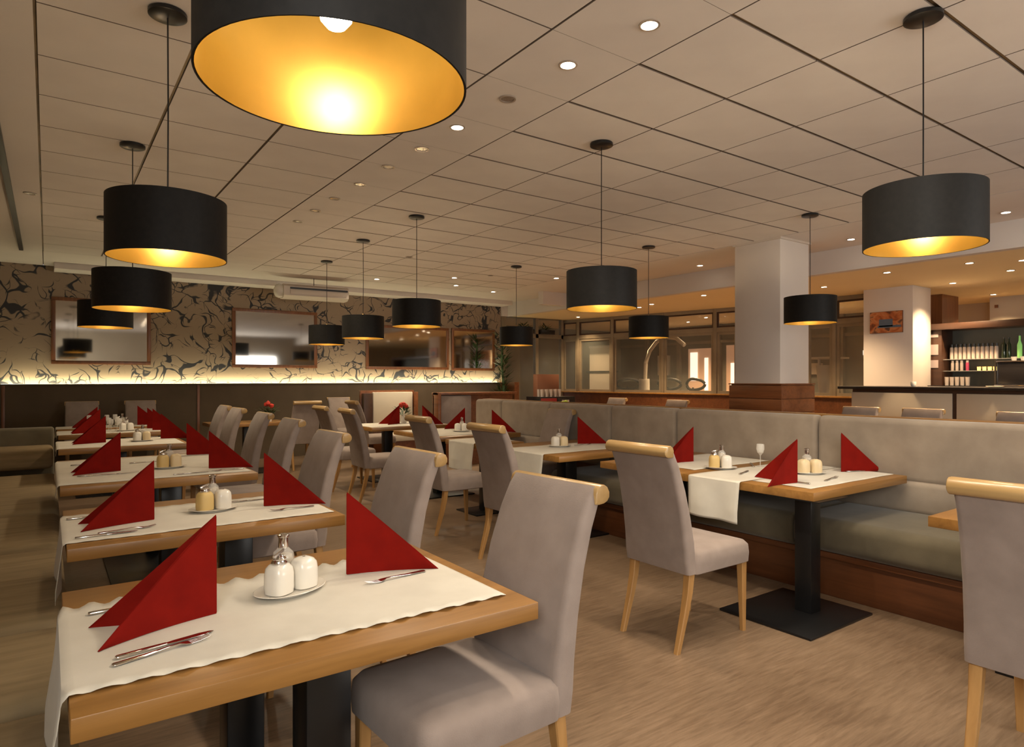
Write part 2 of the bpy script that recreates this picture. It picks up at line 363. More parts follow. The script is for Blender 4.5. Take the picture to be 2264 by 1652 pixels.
# brown panelling with the light ledge on the back wall
pn = struct(box('wall_panel_back', M['brownpanel'], (XL + .01, 8.2, YB - .12, YB, 0, 1.30)))
pn.name = 'trim_4'
for x in (-.52, 2.05, 8.17): box('panel_edge', M['walnutz'], (x - .02, x + .02, YB - .135, YB - .12, 0, 1.30), pn, .003)
box('panel_cap', M['brownpanel'], (XL + .01, 8.2, YB - .13, YB - .10, 1.30, 1.325), pn)
tag(box('light_strip', M['led'], (-.55, 8.15, YB - .09, YB - .06, 1.305, 1.325)), 'glowing pale strip light along the top of the brown wall panelling', 'strip light')

# mirrors
def mirror(x0, x1, z0, z1, lab):
    r_ = thing('wall_mirror', lab, 'mirror', ((x0 + x1) / 2, YB - .002, (z0 + z1) / 2), 0, 'wood-framed mirrors on the wallpapered wall')
    hx, hz = (x1 - x0) / 2, (z1 - z0) / 2; f = .055
    box('mirror_glass', M['mirror'], (-hx + f, hx - f, -.022, -.012, -hz + f, hz - f), r_)
    bm = bmesh.new()
    add_box(bm, -hx, hx, -.04, 0, hz - f, hz, .006); add_box(bm, -hx, hx, -.04, 0, -hz, -hz + f, .006)
    add_box(bm, -hx, -hx + f, -.04, 0, -hz + f, hz - f, .006); add_box(bm, hx - f, hx, -.04, 0, -hz + f, hz - f, .006)
    obj('frame', bm, M['walnutz'], r_, True)
mirror(.045, 1.362, 1.625, 2.64, 'large framed mirror nearest the left edge on the wallpapered wall')
mirror(2.60, 4.085, 1.60, 2.635, 'large framed mirror behind the hanging air unit, second from left')
mirror(5.05, 6.90, 1.59, 2.47, 'widest framed mirror, third from left on the wallpapered wall')
mirror(6.97, 8.066, 1.58, 2.48, 'small framed mirror at the right end of the wallpapered wall')

# ------------------------------------------------------------------ pendant lamps
SH = .27; SR = .252
def make_lamp(L):      # origin at the canopy on the ceiling; L = drop to the shade bottom
    r_ = thing('pendant_lamp', 'x', 'lamp')
    bm = bmesh.new(); add_lathe(bm, [(.078, 0), (.082, -.004), (.082, -.020), (.070, -.026), (.015, -.028)], 32); obj('canopy', bm, M['black'], r_, True)
    zt = -L + SH
    bm = bmesh.new(); add_tube(bm, [(0, 0, -.02), (.002, 0, zt * .5), (0, 0, zt)], .0035, 6); obj('cord', bm, M['black'], r_, True)
    bm = bmesh.new(); add_lathe(bm, [(SR, -L), (SR, zt), (SR - .003, zt), (SR - .003, -L)], 72, cap0=False, cap1=False)
    bm.verts.ensure_lookup_table(); n = 72
    for i in range(n): bm.faces.new((bm.verts[i], bm.verts[(i + 1) % n], bm.verts[3 * n + (i + 1) % n], bm.verts[3 * n + i]))
    sh = obj('shade', bm, M['shade'], r_, True)
    bm = bmesh.new(); add_lathe(bm, [(SR - .0045, -L + .001), (SR - .0045, zt - .001)], 72, cap0=False, cap1=False); obj('gold_lining', bm, M['gold'], sh, True)
    bm = bmesh.new()
    for k in range(3):
        a = 2 * PI * k / 3; add_tube(bm, [(.018 * math.cos(a), .018 * math.sin(a), zt - .02), ((SR - .006) * math.cos(a), (SR - .006) * math.sin(a), zt - .02)], .003, 6)
    obj('spider', bm, M['brass'], r_)
    bm = bmesh.new(); add_lathe(bm, [(.006, zt + .03), (.010, zt + .02), (.020, zt), (.022, zt - .055), (.016, zt - .065)], 16); obj('socket', bm, M['brass'], r_, True)
    bm = bmesh.new(); zb = zt - .062
    add_lathe(bm, [(.012, zb), (.016, zb - .012), (.028, zb - .034), (.034, zb - .056), (.030, zb - .078), (.018, zb - .092), (.003, zb - .097)], 14); obj('bulb', bm, M['bulb'], r_, True)
    return r_
lamps = [((.455, 1.225), 1.965, 'huge-looking nearest pendant lamp cut off by the top of the view, gold inside'),
         ((.454, 3.384), 1.956, 'dark drum pendant lamp over the second table of the left row'),
         ((.503, 5.446), 1.905, 'dark drum pendant lamp in front of the leftmost mirror, upper of two overlapping'),
         ((.50, 8.06), 1.94, 'dark drum pendant lamp farthest along the left row, lower of two overlapping'),
         ((3.254, 3.45), 1.905, 'dark drum pendant lamp left of the white column, over the bench tables'),
         ((3.138, 6.115), 1.945, 'dark drum pendant lamp in front of the widest mirror'),
         ((3.147, 7.55), 1.895, 'dark drum pendant lamp between second and third mirrors, brighter of the pair'),
         ((3.28, 9.2), 1.895, 'dim drum pendant lamp half hidden behind another near the second mirror'),
         ((5.75, 7.95), 1.905, 'dark drum pendant lamp before the right end of the wallpaper and the tall plant'),
         ((6.278, 5.784), 1.925, 'dark drum pendant lamp in front of the glazed partition'),
         ((6.411, 3.688), 1.975, 'dark drum pendant lamp just right of the white column'),
         ((3.337, 1.364), 2.015, 'large dark drum pendant lamp at the upper right over the bench')]
for (x, y), zb, lab in lamps:
    l = make_lamp(H - zb); l.location = (x, y, H); l['label'] = lab; l['group'] = 'dark drum pendant lamps with gold lining'; l.rotation_euler.z = R(random.uniform(0, 120))

# air unit hung below the ceiling
r_ = thing('air_unit', 'white boxy air unit hung below the ceiling above the second mirror', 'air conditioner', (3.68, 10.95, 2.80), R(-4))
bm = bmesh.new(); prof = [(-.14, -.02), (-.14, .13), (-.08, .17), (.14, .17), (.14, -.06), (-.06, -.06)]
add_loft(bm, [[(x, y, z) for y, z in prof] for x in (-.52, .56)]); obj('housing', bm, M['whiteplastic'], r_)
box('outlet_slot', M['darkbox'], (-.42, .54, -.150, -.137, .085, .115), r_)
box('flap', M['whiteplastic'], (-.42, .52, -.152, -.138, .0, .07), r_, .004)
bm = bmesh.new(); add_lathe(bm, [(.11, 0), (.12, .05), (.10, .10), (.04, .13)], 12); o = obj('end_cap', bm, M['china'], r_, True); o.location = (-.52, 0, .055); o.rotation_euler = (0, R(-90), 0)
bm = bmesh.new(); add_tube(bm, [(0, 0, .165), (0, 0, .30)], .006, 6); obj('hanger', bm, M['blackrim'], r_)

# ------------------------------------------------------------------ column and bulk things on the right
cx0, cx1, cy0, cy1 = 7.12, 7.74, 4.47, 5.10
col = struct(box('column', M['column'], (cx0, cx1, cy0, cy1, 1.30, H), bev=.004)); col.name = 'trim_5'
cl = struct(box('trim_6', M['walnut'], (cx0 - .03, cx1 + .03, cy0 - .03, cy1 + .03, 0, 1.33)))
for k in range(8):
    z = .005 + k * .1655
    box('cladding_board', M['walnut'], (cx0 - .05, cx0 - .03, cy0 - .05, cy1 + .05, z, z + .156), cl, .005)
    box('cladding_board', M['walnut'], (cx0 - .03, cx1 + .05, cy0 - .05, cy0 - .03, z, z + .156), cl, .005)
box('top_edge', M['walnut'], (cx0 - .055, cx1 + .055, cy0 - .055, cy1 + .055, 1.33, 1.345), cl, .003)
struct(box('trim_7', M['whiteplastic'], (cx0 - .02, cx1 + .02, cy0 - .02, cy1 + .02, H - .025, H)))

px0, px1, py0, py1 = 10.49, 11.10, 4.43, 5.15
struct(box('trim_8', M['column'], (px0, px1, py0, py1, 0, HL), bev=.004))
pc = thing('framed_picture', 'small orange and blue landscape picture on the white pillar by the bar', 'picture', (px0 - .003, 4.80, 2.27))
box('canvas', M['walnutz'], (-.022, 0, -.24, .24, -.165, .165), pc, .003)
m, t, b = nt('abstract_painting'); v = coords(t, (1, 2.2, 4)); n = noise(t, v, 2.1, 3, 1.0)
lk(t, ramp(t, n, [(.3, (.10, .028, .012)), (.45, (.45, .12, .03)), (.56, (.55, .22, .08)), (.66, (.12, .05, .03))]), b.inputs['Base Color']); b.inputs['Roughness'].default_value = .5
box('painted_face', m, (-.026, -.0225, -.235, .235, -.16, .16), pc)
box('painted_blue_block', plain('slate_blue_paint', (.10, .14, .20), .5), (-.028, -.0262, -.10, .10, -.07, .045), pc)
box('painted_blue_block', bpy.data.materials['slate_blue_paint'], (-.028, -.0262, -.22, .12, -.085, -.05), pc)

# wood pillar and kitchen wall behind bar
struct(box('trim_9', M['walnutz'], (12.0, 12.64, 4.62, 4.95, 0, HL)))
struct(box('wall_kitchen', M['cream'], (13.2, 13.9, 3.80, 4.35, 0, HL)))
tag(cbox('thermostat', M['walnutz'], (13.19, 4.25, 2.64), (.02, .05, .05)), 'tiny brown thermostat on the bright cream wall above the bar shelves', 'thermostat')

# bar counter
bar = thing('bar_counter', 'long cream panelled bar counter with a dark overhanging top', 'counter', (9.0, 2.0, 0))
def rel(b6, o): return (b6[0] - o[0], b6[1] - o[0], b6[2] - o[1], b6[3] - o[1], b6[4] - o[2], b6[5] - o[2])
ob = (9.0, 2.0, 0)
box('worktop', M['darkbox'], rel((8.93, 9.75, -.9, 4.74, 1.262, 1.30), ob), bar, .006)
box('carcass', M['darkwood'], rel((9.03, 9.65, -.8, 4.58, 0, 1.262), ob), bar)
for y0, y1, mm in ((3.36, 4.58, 'cream'), (2.56, 3.31, 'cream'), (1.55, 2.51, 'walnut'), (.55, 1.5, 'cream'), (-.8, .5, 'cream')):
    k = 2 if y1 - y0 > .9 else 1
    box('front_panel', M[mm], rel((9.0, 9.03, y0, y1, .10, 1.22), ob), bar, .004)
box('footboard', M['darkwood'], rel((9.015, 9.03, -.8, 4.58, 0, .09), ob), bar)
# back bar shelving
bb = thing('back_bar', 'dark wooden back bar cabinet with shelves of bottles and glasses', 'shelf unit', (11.2, 3.0, 0)); ob = (11.2, 3.0, 0)
box('back_panel', M['blueglass'], rel((11.55, 11.58, .2, 4.30, 0, 2.15), ob), bb)
box('side_panel', M['darkwood'], rel((11.15, 11.58, 4.30, 4.60, 0, 2.15), ob), bb, .004)
box('side_panel', M['darkwood'], rel((11.15, 11.58, .1, .2, 0, 2.15), ob), bb, .004)
box('top_board', M['darkwood'], rel((11.10, 11.60, .1, 4.62, 2.15, 2.245), ob), bb, .004)
for z in (1.70, 1.525): box('shelf', M['clearglass'], rel((11.2, 11.55, .2, 4.30, z - .01, z), ob), bb)
box('base_cabinet', M['darkwood'], rel((11.0, 11.55, .2, 4.60, 0, 1.27), ob), bb, .004)
box('base_top', M['darkbox'], rel((10.98, 11.55, .2, 4.60, 1.27, 1.30), ob), bb)
for z0, z1 in ((2.04, 2.09), (1.77, 1.93), (1.57, 1.69)):
    o = tag(box('notice', M['sign'], (11.143, 11.149, 4.345, 4.545, z0, z1)), 'pale paper notice pinned to the dark end of the back bar, ' + {2.04: 'topmost', 1.77: 'middle', 1.57: 'lowest'}[z0] + ' of three', 'notice', 'paper notices on the back bar')

def make_bottle(name, h, r0, mat, capm, lab, cat, neck=.35):
    r_ = thing(name, lab, cat)
    bm = bmesh.new(); add_lathe(bm, [(r0 * .9, 0), (r0, .01), (r0, h * (1 - neck)), (r0 * .4, h * (1 - neck * .6)), (r0 * .36, h * .95)], 14); obj('body', bm, mat, r_, True)
    bm = bmesh.new(); add_lathe(bm, [(r0 * .42, h * .94), (r0 * .42, h)], 10); obj('cap', bm, capm, r_); return r_
def make_jar(name, h, r0, mat, capm, lab, cat):
    r_ = thing(name, lab, cat)
    bm = bmesh.new(); add_lathe(bm, [(r0 * .9, 0), (r0, .01), (r0, h * .72), (r0 * .75, h * .82)], 14); obj('body', bm, mat, r_, True)
    bm = bmesh.new(); add_lathe(bm, [(r0 * .8, h * .80), (r0 * .8, h)], 14); obj('lid', bm, capm, r_); return r_
jar = make_jar('glass_jar', .23, .026, M['jar'], M['darkbox'], 'x', 'jar')
for i in range(11): dup(jar, (11.33, 4.23 - i * .058, 1.70), 0, f'pale jar with dark lid, {nth[i]} from the left on the upper bar shelf', 'jars on the upper bar shelf')
bt = make_bottle('bottle', .30, .03, M['bottleglass'], M['darkbox'], 'x', 'bottle')
for i, y in enumerate((3.56, 3.50)): dup(bt, (11.33, y, 1.70), 0, ('left' if i == 0 else 'right') + ' of two dark bottles beyond the jars on the upper bar shelf', 'dark bottles on the upper bar shelf')
gb = make_bottle('green_bottle', .34, .03, M['limeglow'], M['darkbox'], 'x', 'bottle', .45)
for i, y in enumerate((3.37, 3.24)): dup(gb, (11.33, y, 1.70), 0, ('left' if i == 0 else 'right') + ' of two bright green backlit bottles on the bar shelf', 'green bottles on the bar shelf')
cn = make_jar('canister', .155, .022, M['jar'], M['ring'], 'x', 'canister')
for i in range(3): dup(cn, (11.33, 4.22 - i * .062, 1.525), 0, f'slim grey canister, {nth[i]} from the left on the lower bar shelf', 'canisters on the lower bar shelf')
pk = make_jar('pink_canister', .155, .022, M['pink'], M['jar'], 'x', 'canister'); dup(pk, (11.33, 4.02, 1.525), 0, 'slim pink canister on the lower bar shelf')
def make_tl():
    r_ = thing('tealight', 'x', 'candle'); bm = bmesh.new(); add_lathe(bm, [(.022, 0), (.026, .055), (.023, .055), (.020, .004)], 14, cap1=True); obj('cup', bm, M['amberglow'], r_, True)
    bm = bmesh.new(); add_lathe(bm, [(.027, .055), (.027, .060), (.023, .060)], 14, cap0=False, cap1=False); obj('rim', bm, M['brass'], r_); return r_
tl = make_tl()
for i in range(4): dup(tl, (11.33, 3.87 - i * .068, 1.525), 0, f'glowing amber candle glass, {nth[i]} from the left on the lower bar shelf', 'amber candle glasses')
def make_glass(h=.13, r0=.032):
    r_ = thing('drinking_glass', 'x', 'glass'); bm = bmesh.new(); add_lathe(bm, [(r0 * .8, 0), (r0, h), (r0 * .93, h), (r0 * .74, .01)], 14, cap0=True, cap1=True); obj('tumbler', bm, M['jar'], r_, True)
    bm = bmesh.new(); add_lathe(bm, [(r0 * .82, 0), (r0 * .84, .012)], 14); obj('base', bm, M['clearglass'], r_); return r_
gl = make_glass()
for i in range(5): dup(gl, (11.2, 4.25 - i * .07, 1.30), 0, f'drinking glass, {nth[i]} from the left on the back bar worktop', 'glasses on the back bar worktop')
# coffee machine on the counter
cm = thing('coffee_machine', 'black and chrome coffee machine on the bar counter at the right edge', 'coffee machine', (9.42, 2.72, 1.30))
box('housing', M['darkbox'], (-.18, .18, -.30, .26, .02, .30), cm, .02, 3)
box('cup_tray', M['chrome'], (-.19, .19, -.31, .27, .30, .315), cm, .004)
box('drip_tray', M['chrome'], (-.22, .16, -.31, .27, 0, .03), cm, .004)
for y in (-.305, .265): box('side_rail', M['chrome'], (-.20, -.18, y - .008, y + .008, .02, .34), cm)
for i in range(4):
    bm = bmesh.new(); add_lathe(bm, [(.022, 0), (.033, .05), (.031, .05), (.018, .005)], 12); tag(obj('coffee_cup', bm, M['china'], None, True, (9.34 + .06 * (i % 2), 2.52 + i * .11, 1.615)), f'small white cup on top of the coffee machine, {nth[i]} from the right', 'cup', 'cups on the coffee machine')
bm = bmesh.new(); add_lathe(bm, [(.05, 0), (.09, .012), (.088, .014), (.045, .004)], 20); tag(obj('saucer', bm, M['amberglow'] if 0 else M['cream'], None, True, (9.2, 2.98, 1.30)), 'cream saucer on the dark bar counter left of the coffee machine', 'plate')
bm = bmesh.new(); add_lathe(bm, [(.022, 0), (.035, .02), (.035, .065), (.032, .065), (.028, .02)], 14); tag(obj('candle_cup', bm, M['china'], None, True, (9.3, 3.92, 1.30)), 'small white cup alone on the counter before the dark cabinet end', 'cup')

# ------------------------------------------------------------------ glazed partition
W0, W1, W2 = Vector((10.95, 5.15, 0)), Vector((10.95, 7.75, 0)), Vector((10.05, YB, 0))
def glazing(name, A, B, cuts, sill=1.08, tr=2.33):
    L = (B - A).length; ang = math.atan2(B.y - A.y, B.x - A.x)
    r_ = bpy.data.objects.new(name, None); C.objects.link(r_); r_.location = A; r_.rotation_euler = (0, 0, ang); struct(r_)
    box('spandrel', M['basewood'], (0, L, -.04, .04, 0, sill), r_)
    box('sill', M['oakedge'], (0, L, -.05, .10, sill, sill + .03), r_, .004)
    box('transom', M['frame'], (0, L, -.035, .035, tr, tr + .09), r_, .003)
    box('head_rail', M['frame'], (0, L, -.035, .035, HL - .07, HL), r_, .003)
    for c in cuts: box('mullion', M['frame'], (c * L - .035, c * L + .035, -.045, .045, sill, HL), r_, .003)
    for a, bq in zip(cuts, cuts[1:]):
        x0, x1 = a * L + .035, bq * L - .035
        box('pane', M['window'], (x0, x1, -.004, .004, sill + .03, tr), r_); box('pane', M['window'], (x0, x1, -.004, .004, tr + .09, HL - .07), r_)
        bm = bmesh.new()
        for (p, q, s_, e) in ((x0, x1, sill + .03, sill + .08), (x0, x1, tr - .05, tr), (x0, x0 + .05, sill + .08, tr - .05), (x1 - .05, x1, sill + .08, tr - .05)): add_box(bm, p, q, -.02, .02, s_, e)
        obj('sash', bm, M['frame'], r_)
        bm = bmesh.new()
        for (p, q, s_, e) in ((x0, x1, tr + .09, tr + .12), (x0, x1, HL - .10, HL - .07), (x0, x0 + .03, tr + .12, HL - .10), (x1 - .03, x1, tr + .12, HL - .10)): add_box(bm, p, q, -.02, .02, s_, e)
        obj('sash', bm, M['darkwood'], r_)
    return r_
glazing('window_1', W0, W1, (0, .27, .47, 1))
glazing('window_2', W1, W2, (0, .11, .38, .67, .89, 1))
# end wall beside the glazing with the service door
r_ = bpy.data.objects.new('door_1', None); C.objects.link(r_); struct(r_); r_.location = (8.25, YB, 0)
box('door_frame', M['frame'], (.0, .12, -.05, .05, 0, HL), r_); box('door_frame', M['frame'], (.95, 1.03, -.05, .05, 0, HL), r_); box('door_frame', M['frame'], (1.72, 1.82, -.05, .05, 0, HL), r_)
box('door_frame', M['frame'], (0, 1.82, -.05, .05, 2.35, 2.44), r_)
box('side_light', M['beigeout'], (.12, .52, -.03, .03, 0, 2.35), r_)
box('pane', M['window'], (.52, .95, -.005, .005, .9, 2.35), r_); box('pane', M['window'], (1.03, 1.72, -.005, .005, .1, 2.35), r_); box('pane', M['window'], (.12, 1.72, -.005, .005, 2.44, HL), r_)
box('kick_panel', M['walnut'], (.52, .95, -.02, .02, 0, .9), r_)
struct(box('trim_10', M['ceilplain'], (8.25, 10.1, YB - .06, YB + .06, HL, H)))
box('door_handle', M['steel'], (1.10, 1.13, -.09, -.06, .9, 1.3), r_)
struct(box('trim_11', M['walnut'], (8.2, 8.32, 11.4, 11.98, 0, 1.33)))
# hall seen through the glass
hb = thing('roller_blind', 'pale roller blind hanging behind the partition glass, with a dark rod', 'blind', (10.52, 11.12, 0), R(102))
box('fabric', M['blind'], (-.36, .36, -.01, .01, 1.12, 2.14), hb); box('rod', M['darkbox'], (-.44, .44, .012, .03, 1.55, 1.585), hb); box('roller', M['whiteplastic'], (-.38, .38, -.03, .03, 2.12, 2.18), hb, .02)
bm = bmesh.new(); add_lathe(bm, [(.15, 0), (.14, .5), (.13, 1.38), (.12, 1.40)], 24); tag(obj('round_bin', bm, M['blind'], None, True, (12.0, 11.2, 0)), 'tall pale round pedestal standing behind the partition glass', 'pedestal')
bm = bmesh.new(); add_tube(bm, [(0, 0, 0), (0, 0, 1.4), (0, -.02, 1.8), (0, -.15, 2.1), (0, -.38, 2.32), (0, -.68, 2.42), (0, -1.0, 2.38), (0, -1.25, 2.2)], .05, 10)
al = tag(obj('arc_lamp', bm, M['blind'], None, True, (12.3, 11.45, 0)), 'pale arched lamp stand curving behind the partition glass', 'lamp')
def lounge(loc, rz, lab):
    q = thing('office_chair', lab, 'chair', loc, rz)
    bm = bmesh.new(); add_tube(bm, [(.31 * math.cos(2 * PI * k / 24), -.2 - .1 * abs(math.cos(2 * PI * k / 24)), 1.27 + .13 * math.sin(2 * PI * k / 24)) for k in range(25)], .035, 8); obj('backrest', bm, M['darkbox'], q, True)
    bm = bmesh.new(); add_loft(bm, [[(x, y, .8 + z) for x, y in rrect(.26, .24, .08)] for z in (0, .07)]); obj('seat', bm, M['darkbox'], q, True)
    bm = bmesh.new(); add_tube(bm, [(0, 0, .04), (0, 0, .8)], .03, 8); add_tube(bm, [(0, -.18, .82), (0, -.22, 1.2)], .02, 8); obj('stem', bm, M['darkbox'], q)
    bm = bmesh.new(); add_lathe(bm, [(.24, 0), (.24, .02), (.05, .05)], 20); obj('foot', bm, M['darkbox'], q, True)
lounge((12.0, 10.6, 0), R(100), 'black bar stool silhouette behind the large partition pane')
lounge((11.9, 11.75, 0), R(120), 'black bar stool leaning beside the pale pedestal behind glass')
lounge((12.1, 10.0, 0), R(80), 'black bar stool farthest right behind the large partition pane')
wfr = bpy.data.objects['wall_far_right']
for y, z0, z1, wd, mm in ((11.25, 1.35, 2.1, .22, 'shopglow'), (10.85, 1.1, 1.95, .10, 'shopglow'), (11.0, 1.05, 2.2, .9, 'dim'), (9.95, 1.1, 1.8, .30, 'shopglow'), (9.9, 1.0, 2.25, .7, 'dim'), (12.3, 1.5, 2.05, .4, 'blind'), (7.9, 1.5, 1.75, .3, 'blind'), (8.9, 1.2, 2.2, .5, 'walnut'), (6.6, 1.9, 2.0, .5, 'shopglow')):
    x = 13.96 if mm == 'dim' else 13.93
    box('display_panel', M[mm], (x, 14.0, y - wd / 2, y + wd / 2, z0, z1), wfr)
for y in (5.9, 7.3, 8.4, 9.4, 10.45, 11.75, 12.9): box('wall_rib', M['frame'], (13.90, 14.0, y - .05, y + .05, 0, HL), wfr)
for z in (1.02, 2.32): box('wall_rail', M['frame'], (13.93, 14.0, 5.3, 14.0, z, z + .07), wfr)
# things seen right of the column through glass
bs = thing('pedestal_stand', 'pale stand with small lit lamps behind the glass right of the column', 'stand', (12.0, 6.6, 0))
bm = bmesh.new(); add_lathe(bm, [(.16, 0), (.10, .05), (.11, 1.1), (.16, 1.62), (.16, 1.66)], 16); obj('post', bm, M['blind'], bs, True)
box('shelf_board', M['blind'], (-.3, .3, -.3, .3, 1.78, 1.81), bs)
for s in (-.12, .12): box('shelf_post', M['blind'], (-.02, .02, s - .02, s + .02, 1.66, 1.78), bs)

# tall plant and glassware at the wall end
def foliage(bm, n, h0, h1, rad, ll=.16):
    for i in range(n):
        z = random.uniform(h0, h1); a = random.uniform(0, 2 * PI); d = random.uniform(.02, rad); p = Vector((math.cos(a) * d * .4, math.sin(a) * d * .4, z))
        dr = Vector((math.cos(a), math.sin(a), random.uniform(-.2, .9))).normalized(); s = dr.cross(Vector((0, 0, 1))).normalized() * .018; L_ = random.uniform(.6, 1.3) * ll
        v4 = [bm.verts.new(q) for q in (p, p + dr * L_ * .5 + s, p + dr * L_, p + dr * L_ * .5 - s)]; bm.faces.new(v4)
pl = thing('potted_tree', 'tall dark slender potted plant at the right end of the wallpaper', 'plant', (7.93, 11.45, 0))
bm = bmesh.new(); add_lathe(bm, [(.16, 0), (.21, .40), (.19, .40), (.17, .36)], 20); obj('pot', bm, M['darkbox'], pl, True)
bm = bmesh.new(); add_tube(bm, [(0, 0, .36), (.03, 0, 1.1), (-.02, .02, 1.8), (.02, 0, 2.3)], [.035, .03, .025, .012], 8); obj('trunk', bm, M['green'], pl, True)
bm = bmesh.new(); foliage(bm, 420, .75, 2.35, .3, .20); fo = obj('foliage', bm, M['green'], pl); fo['kind'] = 'stuff'
cr = thing('sideboard', 'black and dark red sideboard before the service door', 'sideboard', (8.85, 11.0, 0)); 
box('carcass', M['darkbox'], (-.45, .5, -.25, .25, 0, 1.02), cr, .005); box('door', M['candlered'], (-.44, -.02, -.265, -.25, .06, .99), cr, .003); box('door', M['darkbox'], (.02, .49, -.265, -.25, .06, .99), cr, .003)
box('label_plate', M['sign'], (.12, .32, -.27, -.266, .86, .95), cr)
tag(box('copper_box', plain('copper_cardboard', (.30, .13, .07), .6), (8.55, 9.15, 11.05, 11.2, 1.02, 1.50), bev=.004), 'copper coloured box standing on the black sideboard', 'box')
wg = make_glass(.16, .038)
for i in range(10): dup(wg, (8.50 + (i % 5) * .12, 10.83 + (i // 5) * .11, 1.02), 0, f'clear drinking glass on the black sideboard, {nth[i % 5]} from the left in the {["front", "back"][i // 5]} row', 'glasses on the sideboard')
for x_, sy in ((8.9, 11.7), (9.5, 11.75)):
    o = thing('hanging_planter', ('left' if x_ < 9 else 'right') + ' dark planter box hung high before the service door', 'planter', (x_, YB - .0, 2.44))
    box('trough', M['darkbox'], (-.2, .2, -.14, -.01, 0, .10), o, .005)
    bm = bmesh.new(); foliage(bm, 90, .08, .2, .3, .12); f2 = obj('foliage', bm, M['green'], o); f2['kind'] = 'stuff'

# ------------------------------------------------------------------ benches
YS, YEND = -.6, 7.5
be = thing('banquette_bench', 'long taupe upholstered bench with wooden base along the right side', 'bench', (4.4, 3.0, 0)); ob = (4.4, 3.0, 0)
SE = 5.02
box('wood_base', M['basewood'], rel((4.11, 4.95, YS, SE, .0, .275), ob), be, .004)
box('base_moulding', M['basewood'], rel((4.09, 4.11, YS, SE, .245, .285), ob), be, .006)
def pad(name, y0, y1, sec, mat, rad=.03):      # cushion lofted along Y with softened ends
    bm = bmesh.new(); rings = []
    n = 5
    cxm = sum(p[0] for p in sec) / len(sec); czm = sum(p[1] for p in sec) / len(sec)
    ys = []
    for k in range(n): a = PI / 2 * k / (n - 1); ys.append((y0 + rad * (1 - math.sin(a)), 1 - rad * .9 * (1 - math.cos(PI / 2 - a)) / .30))
    ys = [(y0 + rad * (1 - math.cos(PI / 2 * k / (n - 1))), math.sin(PI / 2 * k / (n - 1))) for k in range(n)]
    full = ys + [(y0 + y1 - y, s) for y, s in ys[::-1]]
    for y, s in full:
        rings.append([(cxm + (x - cxm) - math.copysign(min(abs(x - cxm), rad * (1 - s)), x - cxm), y, czm + (z - czm) - math.copysign(min(abs(z - czm), rad * (1 - s)), z - czm)) for x, z in sec])
    add_loft(bm, rings)
    return obj(name, bm, mat, be, True)
def relsec(sec): return [(x - ob[0], z) for x, z in sec]
def rsec(x0, x1, z0, z1, r_): return [(x + (x0 + x1) / 2, z + (z0 + z1) / 2) for x, z in rrect((x1 - x0) / 2, (z1 - z0) / 2, r_, 5)]
segs = [YS, 1.1, 2.67, 4.03, 4.89, 5.9, 6.88, YEND]
seats = [YS, .95, 2.45, SE]
for a, bq in zip(seats, seats[1:]): pad('seat_cushion', a - 3 + .002, bq - 3 - .002, relsec(rsec(4.04, 4.80, .285, .505, .07)), M['seatgreen'], .025)
for a, bq in zip(segs, segs[1:]):
    pad('back_pad', a - 3 + .004, bq - 3 - .004, relsec(rsec(4.73, 4.86, .70, 1.125, .04)), M['bench'], .035)
    pad('lumbar_pad', a - 3 + .002, bq - 3 - .002, relsec(rsec(4.715, 4.86, .49, .715, .04)), M['bench'], .02)
box('back_board', M['walnut'], rel((4.86, 4.95, YS, YEND, 0.0 if 0 else .28, 1.10), ob), be)
box('top_cap', M['oakedge'], rel((4.85, 4.97, YS, YEND, 1.10, 1.13), ob), be, .006)
box('end_board', M['walnut'], rel((4.86, 4.95, SE, YEND, 0, .28), ob), be)

# left banquette running beneath the left ends of the table row
ob2 = (-.35, 5.0, 0)
be = thing('wall_banquette', 'brown upholstered banquette running along the left side under the table ends', 'bench', ob2); ob = ob2
lsegs = [-1.0, .1, .95, 1.62, 2.35, 3.05, 3.75, 4.55, 5.6, 6.9, 8.15]
for a, bq in zip(lsegs, lsegs[1:]):
    zt = .455 + .022 * ((lsegs.index(a) * 7) % 3)
    pad('seat_cushion', a - 5 + .012, bq - 5 - .012, [(x - ob[0], z) for x, z in rsec(-.66, .07, .22, zt - .01, .05)], M['leftseat'], .06)
box('base', M['darkwood'], rel((-.66, -.06, -1, 8.15, 0, .22), (ob[0], ob[1], 0)), be)
pad('backrest', -6.0, 3.15, [(x - ob[0], z) for x, z in rsec(-.745, -.66, .3, 1.2, .03)], M['leftseat'], .03)
be = thing('end_bench', 'dark green-brown bench end closing the left banquette before the panelled wall', 'bench', (-.4, 8.8, 0)); ob = (-.4, 8.8, 0)
pad('backrest', -.22, -.08, [(x - ob[0], z) for x, z in rsec(-.72, .06, .35, .88, .03)], M['seatgreen'], .03)
pad('end_cushion', -.62, -.24, [(x - ob[0], z) for x, z in rsec(-.70, .05, .48, .70, .05)], M['leftseat'], .04)
box('plinth', M['darkwood'], (-.32, .44, -.2, -.1, 0, .35), be)

